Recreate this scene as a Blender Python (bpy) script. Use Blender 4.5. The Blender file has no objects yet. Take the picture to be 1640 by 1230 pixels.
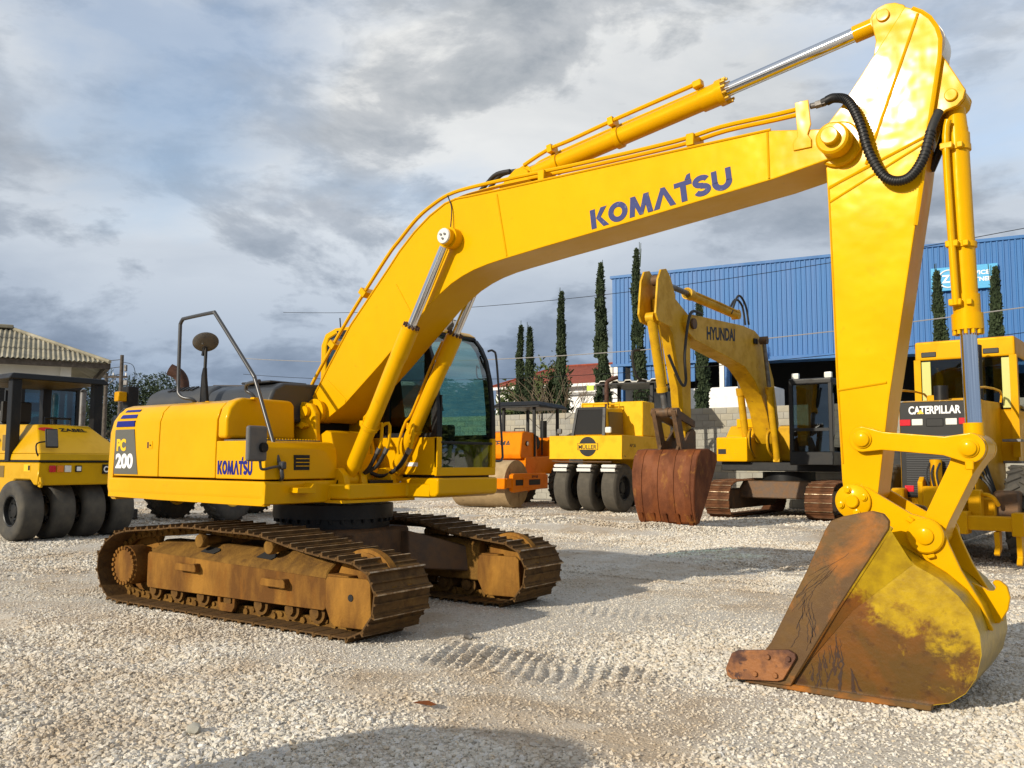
import bpy, bmesh, math, random
import numpy as np
from mathutils import Vector, Matrix, Euler
random.seed(7); rng = np.random.default_rng(7)
R_ = math.radians
scene = bpy.context.scene
COL = scene.collection
# ---------------------------------------------------------------- camera
CAM = Vector((7.287, -6.517, 1.512))
yaw, pitch, roll = R_(126.805), R_(4.995), R_(0.254)
fw = Vector((math.cos(pitch)*math.cos(yaw), math.cos(pitch)*math.sin(yaw), math.sin(pitch)))
rt = Vector((math.sin(yaw), -math.cos(yaw), 0)); up = rt.cross(fw)
rt, up = math.cos(roll)*rt+math.sin(roll)*up, -math.sin(roll)*rt+math.cos(roll)*up
cd = bpy.data.cameras.new('camera'); cam = bpy.data.objects.new('camera', cd); COL.objects.link(cam)
cam.matrix_world = Matrix(((rt.x, up.x, -fw.x, CAM.x), (rt.y, up.y, -fw.y, CAM.y), (rt.z, up.z, -fw.z, CAM.z), (0, 0, 0, 1)))
cd.sensor_width = 36; cd.lens = 36*1400/1640; cd.clip_end = 3000; cd.clip_start = .05
scene.camera = cam
# ---------------------------------------------------------------- sun and sky
SUN_EL, SUN_TRAVEL = R_(22.0), R_(76.0)          # elevation; compass direction the light travels to
L = Vector((math.cos(SUN_EL)*math.cos(SUN_TRAVEL), math.cos(SUN_EL)*math.sin(SUN_TRAVEL), -math.sin(SUN_EL)))
sd = bpy.data.lights.new('sun', 'SUN'); sd.energy = 4.6; sd.angle = R_(.55); sd.color = (1.0, .90, .74)
so = bpy.data.objects.new('sun', sd); COL.objects.link(so)
so.rotation_euler = L.to_track_quat('-Z', 'Y').to_euler()
w = bpy.data.worlds.new('World'); scene.world = w; w.use_nodes = True
nt = w.node_tree; nt.nodes.clear()
def N(t, nt_=None, **k):
    n = (nt_ or nt).nodes.new(t)
    for a, b in k.items(): setattr(n, a, b)
    return n
def lk(a, b): nt.links.new(a, b)
out = N('ShaderNodeOutputWorld'); bg = N('ShaderNodeBackground'); bg.inputs[1].default_value = .1
sky = N('ShaderNodeTexSky', sky_type='NISHITA', sun_disc=False, sun_elevation=SUN_EL)
sv = -L
sky.sun_rotation = math.atan2(sv.x, sv.y)
sky.air_density = 1.0; sky.dust_density = 1.0
geo = N('ShaderNodeTexCoord'); sep = N('ShaderNodeSeparateXYZ'); lk(geo.outputs['Generated'], sep.inputs[0])
def mth(op, a, b=None, c=None, clamp=False):
    n = N('ShaderNodeMath', operation=op, use_clamp=clamp)
    for i_, v in enumerate((a, b, c)):
        if v is None: continue
        if isinstance(v, (int, float)): n.inputs[i_].default_value = v
        else: lk(v, n.inputs[i_])
    return n.outputs[0]
def ramp(v, stops, interp='LINEAR'):
    n = N('ShaderNodeValToRGB'); lk(v, n.inputs[0]); cr = n.color_ramp; cr.interpolation = interp
    while len(cr.elements) < len(stops): cr.elements.new(.5)
    for e, (p, c) in zip(cr.elements, stops): e.position = p; e.color = (c if len(c) == 4 else (*c, 1)) if isinstance(c, tuple) else (c, c, c, 1)
    return n.outputs[0]
def mixc(f, a, b):
    n = N('ShaderNodeMix', data_type='RGBA')
    for s, v in ((0, f), (6, a), (7, b)):
        if isinstance(v, tuple): n.inputs[s].default_value = (*v, 1)
        elif isinstance(v, (int, float)): n.inputs[s].default_value = v
        else: lk(v, n.inputs[s])
    return n.outputs[2]
# cloud layer: the view direction is carried onto a flat deck above the yard
zc = mth('MAXIMUM', sep.outputs[2], 0.0); zd = mth('ADD', zc, .20)
cmb = N('ShaderNodeCombineXYZ'); lk(mth('DIVIDE', sep.outputs[0], zd), cmb.inputs[0]); lk(mth('DIVIDE', sep.outputs[1], zd), cmb.inputs[1])
def noise(vec, scale, detail, rough, off=(0, 0, 0), dist=0.0, sc=(1, 1, 1), rot=0.0):
    mp = N('ShaderNodeMapping'); lk(vec, mp.inputs[0]); mp.inputs[1].default_value = off; mp.inputs[3].default_value = sc; mp.inputs[2].default_value = (0, 0, rot)
    n = N('ShaderNodeTexNoise'); lk(mp.outputs[0], n.inputs[0]); n.inputs['Scale'].default_value = scale
    n.inputs['Detail'].default_value = detail; n.inputs['Roughness'].default_value = rough; n.inputs['Distortion'].default_value = dist
    return n.outputs[0]
CO = cmb.outputs[0]
dm = N('ShaderNodeVectorMath', operation='MULTIPLY'); lk(geo.outputs['Generated'], dm.inputs[0]); dm.inputs[1].default_value = (1, 1, 2.3); DV = dm.outputs[0]
cover = noise(DV, 1.7, 3, .5, (11.3, 5.2, 0), .2)                # where the deck is open or closed
puff = noise(DV, 3.6, 14, .60, (11.3*1.7, 4.1, 0), .3)           # grey billows
puff2 = noise(DV, 8.5, 12, .60, (11.3*.9, 1.1, 0), .3)
big = noise(DV, 2.2, 8, .55, (11.3*.6, 3.3, 0), .3)
veil = noise(CO, 1.3, 6, .6, (1.3, 9.1, 0), .6, (1, 2.0, 1), .6)
mask = ramp(mth('ADD', mth('ADD', mth('ADD', mth('MULTIPLY', cover, .9), mth('MULTIPLY', puff, .25)), mth('MULTIPLY', veil, .2)), ramp(sep.outputs[2], [(.10, .35), (.30, 0.0)])), [(.58, .35), (.74, 1.0)])
clump = ramp(mth('ADD', mth('MULTIPLY', puff, .72), mth('MULTIPLY', puff2, .28)), [(.460, 0.0), (.520, .66), (.62, 1.0)])
bright = ramp(big, [(.36, (.76, .765, .755)), (.50, (.63, .65, .665)), (.64, (.51, .54, .57))])
shade = mixc(clump, bright, ramp(puff2, [(.35, (.43, .455, .49)), (.65, (.315, .35, .39))]))
low = ramp(sep.outputs[2], [(0.0, (.36, .47, .63)), (.10, (.47, .57, .73)), (.24, (.80, .86, .95)), (.38, (1.0, 1.0, 1.0))])
mul = N('ShaderNodeMix', data_type='RGBA', blend_type='MULTIPLY'); mul.inputs[0].default_value = 1; lk(shade, mul.inputs[6]); lk(low, mul.inputs[7])
gain = N('ShaderNodeMix', data_type='RGBA', blend_type='MULTIPLY'); gain.inputs[0].default_value = 1; lk(mul.outputs[2], gain.inputs[6]); gain.inputs[7].default_value = (11.3, 11.3, 11.3, 1)
clear = N('ShaderNodeMix', data_type='RGBA', blend_type='MULTIPLY'); clear.inputs[0].default_value = 1; lk(sky.outputs[0], clear.inputs[6]); clear.inputs[7].default_value = (2.1, 2.1, 2.1, 1)
lk(mixc(mask, clear.outputs[2], gain.outputs[2]), bg.inputs[0]); lk(bg.outputs[0], out.inputs[0])
scene.view_settings.view_transform = 'Standard'; scene.view_settings.look = 'None'
scene.view_settings.exposure = 0.0; scene.view_settings.gamma = 1.0; scene.view_settings.use_curve_mapping = False
scene.render.engine = 'CYCLES'
scene.cycles.max_bounces = 6; scene.cycles.diffuse_bounces = 3; scene.cycles.glossy_bounces = 3
scene.cycles.transparent_max_bounces = 12; scene.cycles.transmission_bounces = 4
scene.cycles.use_denoising = True
# ---------------------------------------------------------------- materials
MATS = {}
def mat(name, col, rough=.5, metal=0.0, col2=None, nscale=6.0, lo=.4, hi=.65, bump=0.0, bscale=40.0, coat=0.0, detail=6.0, ospec=None, col3=None, n3=1.5, lo3=.5, hi3=.7, stretch=(1, 1, 1), stint=None, rspan=.15, bdist=.02, bdet=4.0):
    global nt
    m = bpy.data.materials.new(name); m.use_nodes = True; nt = m.node_tree; b = nt.nodes['Principled BSDF']
    b.inputs['Roughness'].default_value = rough; b.inputs['Metallic'].default_value = metal; b.inputs['Base Color'].default_value = (*col, 1)
    if coat: b.inputs['Coat Weight'].default_value = coat; b.inputs['Coat Roughness'].default_value = .13; b.inputs['Coat IOR'].default_value = 1.4
    if stint is not None: b.inputs['Specular Tint'].default_value = (*stint, 1)
    if ospec is not None: b.inputs['Specular IOR Level'].default_value = ospec
    tc = N('ShaderNodeTexCoord')
    if col2 is not None:
        f = ramp(noise(tc.outputs['Object'], nscale, detail, .62, sc=stretch), [(lo, 0.0), (hi, 1.0)])
        c = mixc(f, col, col2)
        if col3 is not None:
            f3 = ramp(noise(tc.outputs['Object'], n3, 7, .65, (5, 3, 1), .4, sc=stretch), [(lo3, 0.0), (hi3, 1.0)])
            c = mixc(f3, c, col3)
        lk(c, b.inputs['Base Color'])
        rr = N('ShaderNodeMapRange'); lk(f, rr.inputs[0]); rr.inputs[3].default_value = rough; rr.inputs[4].default_value = min(1, rough+rspan); lk(rr.outputs[0], b.inputs['Roughness'])
    if bump:
        bn = N('ShaderNodeBump'); bn.inputs['Strength'].default_value = bump; bn.inputs['Distance'].default_value = bdist
        lk(noise(tc.outputs['Object'], bscale, bdet, .6), bn.inputs['Height']); lk(bn.outputs[0], b.inputs['Normal']); lk(bn.outputs[0], b.inputs['Coat Normal'])
    MATS[name] = m
    return m
Y = mat('yellow_paint', (.70, .366, .0012), .36, 0, (.66, .335, .0012), 1.3, .38, .62, .55, 3.4, coat=.20, stint=(1.0, .75, .03), rspan=.12, bdist=.010, bdet=2.0, ospec=.32, col3=(.56, .285, .004), n3=9.0, lo3=.62, hi3=.80)
YD = mat('aged_yellow_paint', (.58, .32, .008), .42, 0, (.46, .24, .008), 2.5, .45, .6, .04, 8.0, 0, stint=(1, .82, .3), col3=(.16, .06, .02), n3=4.5, lo3=.66, hi3=.70)
YC = mat('amber_yellow_paint', (.62, .30, .003), .38, 0, (.55, .26, .004), 2.2, .45, .65, .03, 8.0, stint=(1, .75, .1))
YG = mat('mustard_yellow_paint', (.60, .335, .004), .36, 0, (.53, .29, .005), 2.2, .45, .65, .05, 5.0, coat=.15, stint=(1, .75, .1))
YM = mat('flat_yellow_paint', (.74, .42, .006), .5, 0, (.62, .34, .008), 3.0, .5, .7, .03, 9.0, 0, stint=(1, .82, .3), col3=(.20, .09, .03), n3=6, lo3=.70, hi3=.73)
OR = mat('orange_paint', (.70, .185, .004), .42, 0, (.60, .145, .004), 3.0, .5, .7, .03, 9.0, stint=(1, .6, .05), ospec=.3)
RUST = mat('dusty_track_plate', (.31, .150, .027), .8, 0, (.125, .056, .016), 2.6, .38, .62, .3, 35.0, 0, ospec=.12, col3=(.19, .080, .016), n3=5.0, lo3=.54, hi3=.66, stretch=(1, 1, .35))
RUSTS = mat('track_shoe_steel', (.135, .072, .022), .75, 0, (.065, .036, .015), 5.0, .36, .62, .3, 35.0, 0, ospec=.2, col3=(.23, .125, .034), n3=2.2, lo3=.52, hi3=.70)
RUSTD = mat('dark_track_steel', (.085, .052, .03), .55, .35, (.15, .082, .038), 7.0, .4, .6, .25, 30.0)
RUSTR = mat('red_rusted_steel', (.18, .052, .012), .6, .0, (.095, .027, .008), 2.2, .40, .62, .35, 18.0, 0, col3=(.27, .115, .018), n3=4.2, lo3=.57, hi3=.70, stretch=(1, 1, .55), ospec=.25)
SHINE = mat('worn_bright_steel', (.46, .36, .24), .45, .4, (.24, .14, .06), 14.0, .45, .6)
CHROME = mat('chrome_rod', (.82, .83, .85), .07, 1.0)
GREY = mat('grey_hood_plastic', (.030, .034, .040), .42, 0, (.040, .043, .047), 2, .4, .6, .02, 30)
DECAL = mat('grey_decal', (.10, .10, .085), .5)
BLK = mat('black_rubber', (.014, .014, .014), .55, 0, (.022, .021, .019), 30, .4, .6)
BLKP = mat('black_paint', (.008, .0085, .009), .42, 0, (.018, .016, .014), 4, .5, .7, ospec=.3)
TYRE = mat('dusty_tyre_rubber', (.035, .033, .030), .8, 0, (.095, .085, .066), 3.0, .35, .7, .12, 60.0)
TYRED = mat('sandy_tyre_tread', (.085, .074, .055), .85, 0, (.055, .049, .04), 5.0, .35, .7, .2, 60.0)
NAVY = mat('navy_lettering', (.040, .050, .16), .5, 0, (.12, .13, .22), 16, .58, .66, ospec=.12)
NAVYC = mat('navy_decal', (.012, .018, .19), .4, ospec=.2)
WHITE = mat('white_paint', (.80, .79, .76), .5, 0, (.70, .69, .65), 2.5, .45, .7)
WHITED = mat('white_decal', (.83, .83, .82), .45)
YDEC = mat('yellow_decal', (.86, .50, .01), .4)
STEEL = mat('grey_steel', (.20, .20, .20), .45, .6, (.13, .12, .11), 6, .4, .6)
RAIL = mat('dark_rail_tube', (.060, .062, .066), .34, .3)
MIRB = mat('grey_mirror_shell', (.10, .10, .10), .6, 0, (.13, .125, .115), 8, .4, .6)
EXH = mat('rusty_exhaust', (.10, .045, .03), .7, .3, (.06, .03, .02), 8, .4, .6)
RED = mat('red_lens', (.55, .01, .02), .2, 0, coat=.5); AMB = mat('amber_lens', (.75, .20, .01), .2, 0, coat=.5); CLR = mat('clear_lens', (.72, .72, .66), .15, 0, coat=.6)
DUST = mat('dust_caked_steel', (.235, .124, .027), .9, 0, (.125, .064, .018), 7.0, .35, .65, .5, 60.0, ospec=.1, col3=(.085, .045, .018), n3=3.0, lo3=.54, hi3=.70)
CONC = mat('concrete_block', (.37, .36, .31), .9, 0, (.29, .28, .24), 1.4, .35, .65, .15, 50.0)
MORT = mat('wall_mortar', (.27, .26, .23), .95)
BLUE = mat('blue_cladding', (.028, .130, .35), .5, 0, (.040, .165, .40), 1.2, .35, .65, stretch=(1, 1, .06), col3=(.022, .105, .29), n3=.5, lo3=.45, hi3=.7)
BLUEL = mat('light_blue_sign', (.075, .38, .66), .4)
TERR = mat('terracotta_roof', (.30, .062, .03), .85, 0, (.22, .05, .028), 3.5, .35, .65, .5, 18.0)
FIBRE = mat('weathered_fibre_cement', (.33, .295, .205), .95, 0, (.20, .185, .14), 1.6, .35, .65, .1, 30, col3=(.40, .37, .29), n3=.7, lo3=.5, hi3=.7)
PLAST = mat('cream_plaster', (.66, .65, .58), .9, 0, (.57, .56, .50), 1.0, .4, .7)
DARK = mat('black_shade_fill', (.012, .012, .012), .9)  # near-black fill painting the inner shade of holes, bays and window openings
WOOD = mat('weathered_pole_wood', (.11, .09, .072), .9, 0, (.07, .058, .047), 6, .4, .6)
LEAFD = mat('cypress_foliage', (.040, .062, .022), .8, 0, (.022, .038, .015), 1.2, .38, .62)
LEAFB = mat('bush_foliage', (.085, .115, .028), .8, 0, (.045, .07, .018), 1.2, .38, .62)
LEAFF = mat('far_tree_foliage', (.035, .055, .022), .85, 0, (.022, .036, .016), .6, .38, .62)
TWIG = mat('bare_twig', (.17, .13, .085), .9)
GALV = mat('galvanised_white', (.62, .62, .58), .6, 0, (.48, .47, .42), 1.5, .4, .65)
GREEN = mat('lime_tag', (.45, .62, .05), .5)
def glass(name, tint, refl=.10):
    global nt
    m = bpy.data.materials.new(name); m.use_nodes = True; nt = m.node_tree; nt.nodes.clear()
    o = N('ShaderNodeOutputMaterial'); t = N('ShaderNodeBsdfTransparent'); t.inputs[0].default_value = (*tint, 1)
    g = N('ShaderNodeBsdfGlossy'); g.inputs['Roughness'].default_value = .02; g.inputs[0].default_value = (.9, .95, .95, 1)
    fr = N('ShaderNodeFresnel'); fr.inputs[0].default_value = 1.5; mx = N('ShaderNodeMixShader')
    gb_ = N('ShaderNodeNewGeometry'); lk(mth('MULTIPLY', mth('ADD', fr.outputs[0], refl, clamp=True), mth('SUBTRACT', 1.0, gb_.outputs['Backfacing'])), mx.inputs[0]); lk(t.outputs[0], mx.inputs[1]); lk(g.outputs[0], mx.inputs[2]); lk(mx.outputs[0], o.inputs[0])
    return m
GLASS = glass('tinted_cab_glass', (.62, .79, .77), .12); GLASSD = glass('dark_cab_glass', (.42, .46, .45), .03); GLASSB = glass('blue_cab_glass', (.35, .55, .62), .08)
def bucket_mat(nm='worn_bucket_paint', off=3.50):
    global nt
    m = bpy.data.materials.new(nm); m.use_nodes = True; nt = m.node_tree; b = nt.nodes['Principled BSDF']
    tc = N('ShaderNodeTexCoord'); o = tc.outputs['Object']; sp = N('ShaderNodeSeparateXYZ'); lk(o, sp.inputs[0])
    n1 = noise(o, 4.6, 11, .70, (2.6, 1, 0), .25); n2 = noise(o, 9, 6, .6); n3 = noise(o, 2.2, 7, .6, (4, 8, 2), .5)
    # rust wear is heaviest at the cutting side and the floor of the bucket, paint survives at the upper heel
    wear = mth('ADD', mth('ADD', mth('MULTIPLY', sp.outputs[2], -1.05), mth('MULTIPLY', sp.outputs[0], -.55)), mth('MULTIPLY', n1, 1.5))
    f = ramp(mth('ADD', wear, off), [(.36, 0.0), (.56, 1.0)])
    rust = mixc(ramp(n3, [(.4, 0.0), (.65, 1.0)]), (.095, .048, .007), (.17, .058, .006))
    rust = mixc(ramp(n2, [(.55, 0.0), (.75, 1.0)]), rust, (.045, .016, .006))
    pnt = mixc(ramp(n2, [(.4, 0.0), (.62, 1.0)]), (.44, .285, .003), (.31, .19, .004))
    lk(mixc(f, pnt, rust), b.inputs['Base Color']); b.inputs['Roughness'].default_value = .30
    bn = N('ShaderNodeBump'); bn.inputs['Strength'].default_value = .15; bn.inputs['Distance'].default_value = .02; lk(noise(o, 22, 5, .6), bn.inputs['Height']); lk(bn.outputs[0], b.inputs['Normal'])
    return m
BUCKM = bucket_mat(); BUCKS = bucket_mat('bucket_shell_paint', 3.05)
BPLATE = mat('brown_wear_plate', (.135, .072, .019), .42, .0, (.095, .050, .018), 2.4, .4, .62, .12, 20, 0, col3=(.34, .115, .010), n3=2.2, lo3=.50, hi3=.66, ospec=.3)
BCUT = mat('rusted_side_cutter', (.27, .105, .03), .6, .1, (.10, .04, .022), 5, .45, .6, .25, 30, 0, col3=(.06, .022, .014), n3=6, lo3=.58, hi3=.63)
STREAK = mat('dried_oil_streak', (.050, .022, .010), .35, 0, (.028, .012, .007), 9, .4, .6)
DUSTD = mat('shaded_dusty_roller', (.16, .083, .022), .85, 0, (.09, .048, .018), 9.0, .35, .65, .4, 60.0, ospec=.15)  # dust colour darkened to stand for shade on the recessed rollers
# ---------------------------------------------------------------- mesh tools
class MB:
    def __init__(s): s.bm = bmesh.new(); s.bev = False
    def _add(s, t, bevel=0.0, seg=1, M=None):
        if bevel:
            s.bev = True
            bmesh.ops.recalc_face_normals(t, faces=t.faces)
            es = [e for e in t.edges if len(e.link_faces) == 2 and e.calc_face_angle(0) > .5]
            if es: bmesh.ops.bevel(t, geom=es, offset=bevel, segments=seg, affect='EDGES', profile=.5, clamp_overlap=True)
        if M is not None: t.transform(M)
        me = bpy.data.meshes.new('tmp'); t.to_mesh(me); t.free(); s.bm.from_mesh(me); bpy.data.meshes.remove(me)
        return s
    def box(s, c, d, rot=None, bevel=0.0, seg=1):
        t = bmesh.new(); bmesh.ops.create_cube(t, size=1); t.transform(Matrix.Diagonal((*d, 1)))
        M = Matrix.Translation(c) @ (Euler(rot).to_matrix().to_4x4() if rot else Matrix())
        return s._add(t, bevel, seg, M)
    def b2(s, x0, x1, y0, y1, z0, z1, bevel=0.0, seg=1): return s.box(((x0+x1)/2, (y0+y1)/2, (z0+z1)/2), (abs(x1-x0), abs(y1-y0), abs(z1-z0)), None, bevel, seg)
    def prism(s, pts, a, b, axis='y', bevel=0.0, seg=1):
        t = bmesh.new(); f = {'y': lambda p, h: (p[0], h, p[1]), 'x': lambda p, h: (h, p[0], p[1]), 'z': lambda p, h: (p[0], p[1], h)}[axis]
        v0 = [t.verts.new(f(p, a)) for p in pts]; v1 = [t.verts.new(f(p, b)) for p in pts]; n = len(pts)
        t.faces.new(v0); t.faces.new(v1[::-1])
        for i in range(n): t.faces.new((v0[i], v0[(i+1) % n], v1[(i+1) % n], v1[i]))
        bmesh.ops.recalc_face_normals(t, faces=t.faces)
        return s._add(t, bevel, seg)
    def cyl(s, p0, p1, r0, r1=None, n=20, bevel=0.0):
        p0, p1 = Vector(p0), Vector(p1); r1 = r0 if r1 is None else r1; d = p1-p0
        t = bmesh.new(); bmesh.ops.create_cone(t, cap_ends=True, segments=n, radius1=r0, radius2=r1, depth=d.length)
        M = Matrix.Translation((p0+p1)/2) @ d.to_track_quat('Z', 'Y').to_matrix().to_4x4()
        return s._add(t, bevel, 1, M)
    def lathe(s, prof, p, d, n=32, cap=True):
        p = Vector(p); d = Vector(d).normalized(); q = d.to_track_quat('Z', 'Y').to_matrix().to_4x4(); M = Matrix.Translation(p) @ q
        t = bmesh.new(); rings = []
        for (r, h) in prof: rings.append([t.verts.new((r*math.cos(2*math.pi*i/n), r*math.sin(2*math.pi*i/n), h)) for i in range(n)])
        for a, b in zip(rings, rings[1:]):
            for i in range(n): t.faces.new((a[i], a[(i+1) % n], b[(i+1) % n], b[i]))
        if cap:
            t.faces.new(rings[0][::-1]); t.faces.new(rings[-1])
        bmesh.ops.recalc_face_normals(t, faces=t.faces)
        return s._add(t, 0, 1, M)
    def tube(s, pts, r, n=8, smooth=0, closed=False):
        P = [Vector(p) for p in pts]
        if smooth:
            Q = []; m = len(P)
            for i in range(m-1):
                a, b, c, d = P[max(i-1, 0)], P[i], P[i+1], P[min(i+2, m-1)]
                for k in range(smooth):
                    u = k/smooth; Q.append(.5*((2*b)+(c-a)*u+(2*a-5*b+4*c-d)*u*u+(3*b-a-3*c+d)*u**3))
            Q.append(P[-1]); P = Q
        t = bmesh.new(); rings = []; up_ = None; m = len(P)
        for i, p in enumerate(P):
            d = (P[min(i+1, m-1)]-P[max(i-1, 0)]).normalized()
            if up_ is None: up_ = Vector((0, 0, 1)) if abs(d.z) < .9 else Vector((1, 0, 0))
            side = d.cross(up_).normalized(); up_ = side.cross(d).normalized()
            rr = r[i*len(r)//m] if isinstance(r, (list, tuple)) else r
            rings.append([t.verts.new(p+rr*(math.cos(2*math.pi*k/n)*side+math.sin(2*math.pi*k/n)*up_)) for k in range(n)])
        for a, b in zip(rings, rings[1:]):
            for i in range(n): t.faces.new((a[i], a[(i+1) % n], b[(i+1) % n], b[i]))
        t.faces.new(rings[0][::-1]); t.faces.new(rings[-1]); bmesh.ops.recalc_face_normals(t, faces=t.faces)
        return s._add(t)
    def faces(s, vs, fs):
        t = bmesh.new(); V = [t.verts.new(v) for v in vs]
        for f in fs: t.faces.new([V[i] for i in f])
        bmesh.ops.recalc_face_normals(t, faces=t.faces)
        return s._add(t)
    def hexa(s, lo, hi, z0=None, z1=None, bevel=0.0, seg=1):
        t = bmesh.new(); V = [t.verts.new(v) for v in list(lo)+list(hi)]
        for f in ((0, 1, 2, 3), (4, 5, 6, 7), (0, 1, 5, 4), (1, 2, 6, 5), (2, 3, 7, 6), (3, 0, 4, 7)): t.faces.new([V[i] for i in f])
        bmesh.ops.recalc_face_normals(t, faces=t.faces)
        return s._add(t, bevel, seg)
    def mesh(s, name, m, sharp=40):
        me = bpy.data.meshes.new(name); s.bm.to_mesh(me); s.bm.free(); me.materials.append(m)
        me.polygons.foreach_set('use_smooth', [True]*len(me.polygons)); me.set_sharp_from_angle(angle=R_(sharp)); return me
    def build(s, name, m, parent=None, sharp=40):
        o = link(name, s.mesh(name, m, sharp), parent)
        if s.bev: wn = o.modifiers.new('weighted_normals', 'WEIGHTED_NORMAL'); wn.weight = 100; wn.keep_sharp = True
        return o
def link(name, me, parent=None, loc=None, rot=None, scale=None):
    o = bpy.data.objects.new(name, me); COL.objects.link(o)
    if parent is not None: o.parent = parent
    if loc is not None: o.location = loc
    if rot is not None: o.rotation_euler = rot
    if scale is not None: o.scale = scale
    return o
def tag(o, label, cat, group=None):
    o['label'] = label; o['category'] = cat
    if group: o['group'] = group
    return o
def thing(name, label, cat, loc=(0, 0, 0), rz=0.0, group=None):
    o = bpy.data.objects.new(name, None); COL.objects.link(o); o.location = loc; o.rotation_euler = (0, 0, rz); o.empty_display_size = .2
    return tag(o, label, cat, group)
def structure(o): o['kind'] = 'structure'; return o
def stuff(o): o['kind'] = 'stuff'; return o
def text(name, body, m, parent, origin, xdir, ydir, height, width=None, depth=.002, bold=.0, shear=0.0):
    """flat lettering: cap height `height`, fitted to `width`; origin is the lower left corner"""
    cu = bpy.data.curves.new(name, 'FONT'); cu.body = body; cu.size = 1; cu.extrude = .004; cu.offset = bold; cu.shear = shear; cu.resolution_u = 4
    o = bpy.data.objects.new('tmp_text', cu); COL.objects.link(o); bpy.context.view_layer.update()
    me = bpy.data.meshes.new_from_object(o.evaluated_get(bpy.context.evaluated_depsgraph_get())); bpy.data.objects.remove(o); bpy.data.curves.remove(cu)
    me.name = name; co = np.empty(len(me.vertices)*3); me.vertices.foreach_get('co', co); co = co.reshape(-1, 3)
    mn, mx = co.min(0), co.max(0); co[:, 0] -= mn[0]; co[:, 1] -= mn[1]; h = mx[1]-mn[1]; wd = mx[0]-mn[0]
    sy = height/h; sx = (width/wd) if width else sy
    X = Vector(xdir).normalized(); Yv = Vector(ydir); Yv = (Yv-X*Yv.dot(X)).normalized() if abs(Yv.dot(X)) < .02 else Yv.normalized(); Z = X.cross(Yv).normalized()
    P = np.array(origin)[None]+co[:, :1]*sx*np.array(X)+co[:, 1:2]*sy*np.array(Yv)+(co[:, 2:3]/.004*depth)*np.array(Z)
    me.vertices.foreach_set('co', P.ravel()); me.materials.clear(); me.materials.append(m); me.update()
    return link(name, me, parent)
# ---------------------------------------------------------------- ground
def vnoise(x, y, s, seed):
    r = np.random.default_rng(seed); T = r.random((64, 64)); u, v = x/s, y/s; i, j = np.floor(u).astype(int), np.floor(v).astype(int); a, b = u-i, v-j
    a = a*a*(3-2*a); b = b*b*(3-2*b); g = lambda p, q: T[p % 64, q % 64]
    return g(i, j)*(1-a)*(1-b)+g(i+1, j)*a*(1-b)+g(i, j+1)*(1-a)*b+g(i+1, j+1)*a*b-.5
def imprint(x, y):
    """grouser ridges pressed into the gravel ahead of the crawler"""
    t = R_(2); X = x*math.cos(t)+y*math.sin(t); Yl = -x*math.sin(t)+y*math.cos(t)
    m = np.clip((X-2.25)/.35, 0, 1)*np.clip((4.6-X)/.6, 0, 1)*np.clip((Yl+1.68)/.1, 0, 1)*np.clip((-.78-Yl)/.12, 0, 1)
    m2 = np.clip((X-2.2)/.3, 0, 1)*np.clip((4.0-X)/.8, 0, 1)*np.clip((Yl-.85)/.12, 0, 1)*np.clip((1.5-Yl)/.12, 0, 1)*.45
    s = np.abs(((X+.34*Yl+.03*np.sin(Yl*5)+.10*vnoise(X, Yl, .35, 9))/.118) % 1-.5)*2
    return (m+m2)*(.060*(s**1.2)-.022)*np.clip(.75+1.1*vnoise(X, Yl, .45, 3), 0, 1)
def ground_h(x, y):
    h = .05*vnoise(x, y, 2.3, 1)+.025*vnoise(x, y, .7, 2)+.012*vnoise(x, y, .22, 4)
    calm = np.clip((np.hypot(x-1, y)-1.0)/5, .25, 1)
    h = h*calm*np.clip(1.0, 0, 1)
    # low windrow of lighter stone left in front of the parked row
    rid = 10.9+.35*np.sin(x*.6)+.9*vnoise(x, x*0, 3.0, 6)
    h = h+.20*np.exp(-((y-rid)/.65)**2)*np.clip((x+14)/4, 0, 1)*np.clip((4.2-x)/2, 0, 1)*(.75+.9*vnoise(x, y, .8, 7))
    h = h+imprint(x, y)
    for y0, k in ((-2.75, .06), (-4.55, .06), (4.2, -.10), (6.1, -.10)):      # wheel ruts
        d = (y-y0-k*x+.25*vnoise(x, x*0, 2.5, 31))/.22
        h = h-.035*np.exp(-d*d)*np.clip(.8+1.6*vnoise(x, y, 1.9, 33), 0, 1)+.018*np.exp(-((np.abs(d)-1.5)/.5)**2)
    return h-.015
def axis(lo, hi, fine, d0, growth=1.09, far=900):
    a = list(np.arange(lo, hi, fine)); d = fine; p = hi
    while p < far: a.append(p); d *= growth; p += d
    d = fine; p = lo-fine
    while p > -far: a.insert(0, p); d *= growth; p -= d
    return np.array(a)
gx, gy = axis(1.2, 7.2, .028, .03), axis(-4.6, 2.2, .028, .03)
XX, YY = np.meshgrid(gx, gy, indexing='ij'); ZZ = ground_h(XX, YY)
nx_, ny_ = len(gx), len(gy); V = np.stack([XX, YY, ZZ], -1).reshape(-1, 3)
ii = (np.arange(nx_-1)[:, None]*ny_+np.arange(ny_-1)[None]).ravel(); F = np.stack([ii, ii+ny_, ii+ny_+1, ii+1], 1)
gm = bpy.data.meshes.new('ground'); gm.vertices.add(len(V)); gm.vertices.foreach_set('co', V.ravel()); gm.loops.add(F.size); gm.loops.foreach_set('vertex_index', F.ravel())
gm.polygons.add(len(F)); gm.polygons.foreach_set('loop_start', np.arange(0, F.size, 4)); gm.polygons.foreach_set('loop_total', np.full(len(F), 4)); gm.update(calc_edges=True)
gm.polygons.foreach_set('use_smooth', [True]*len(F))
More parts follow.
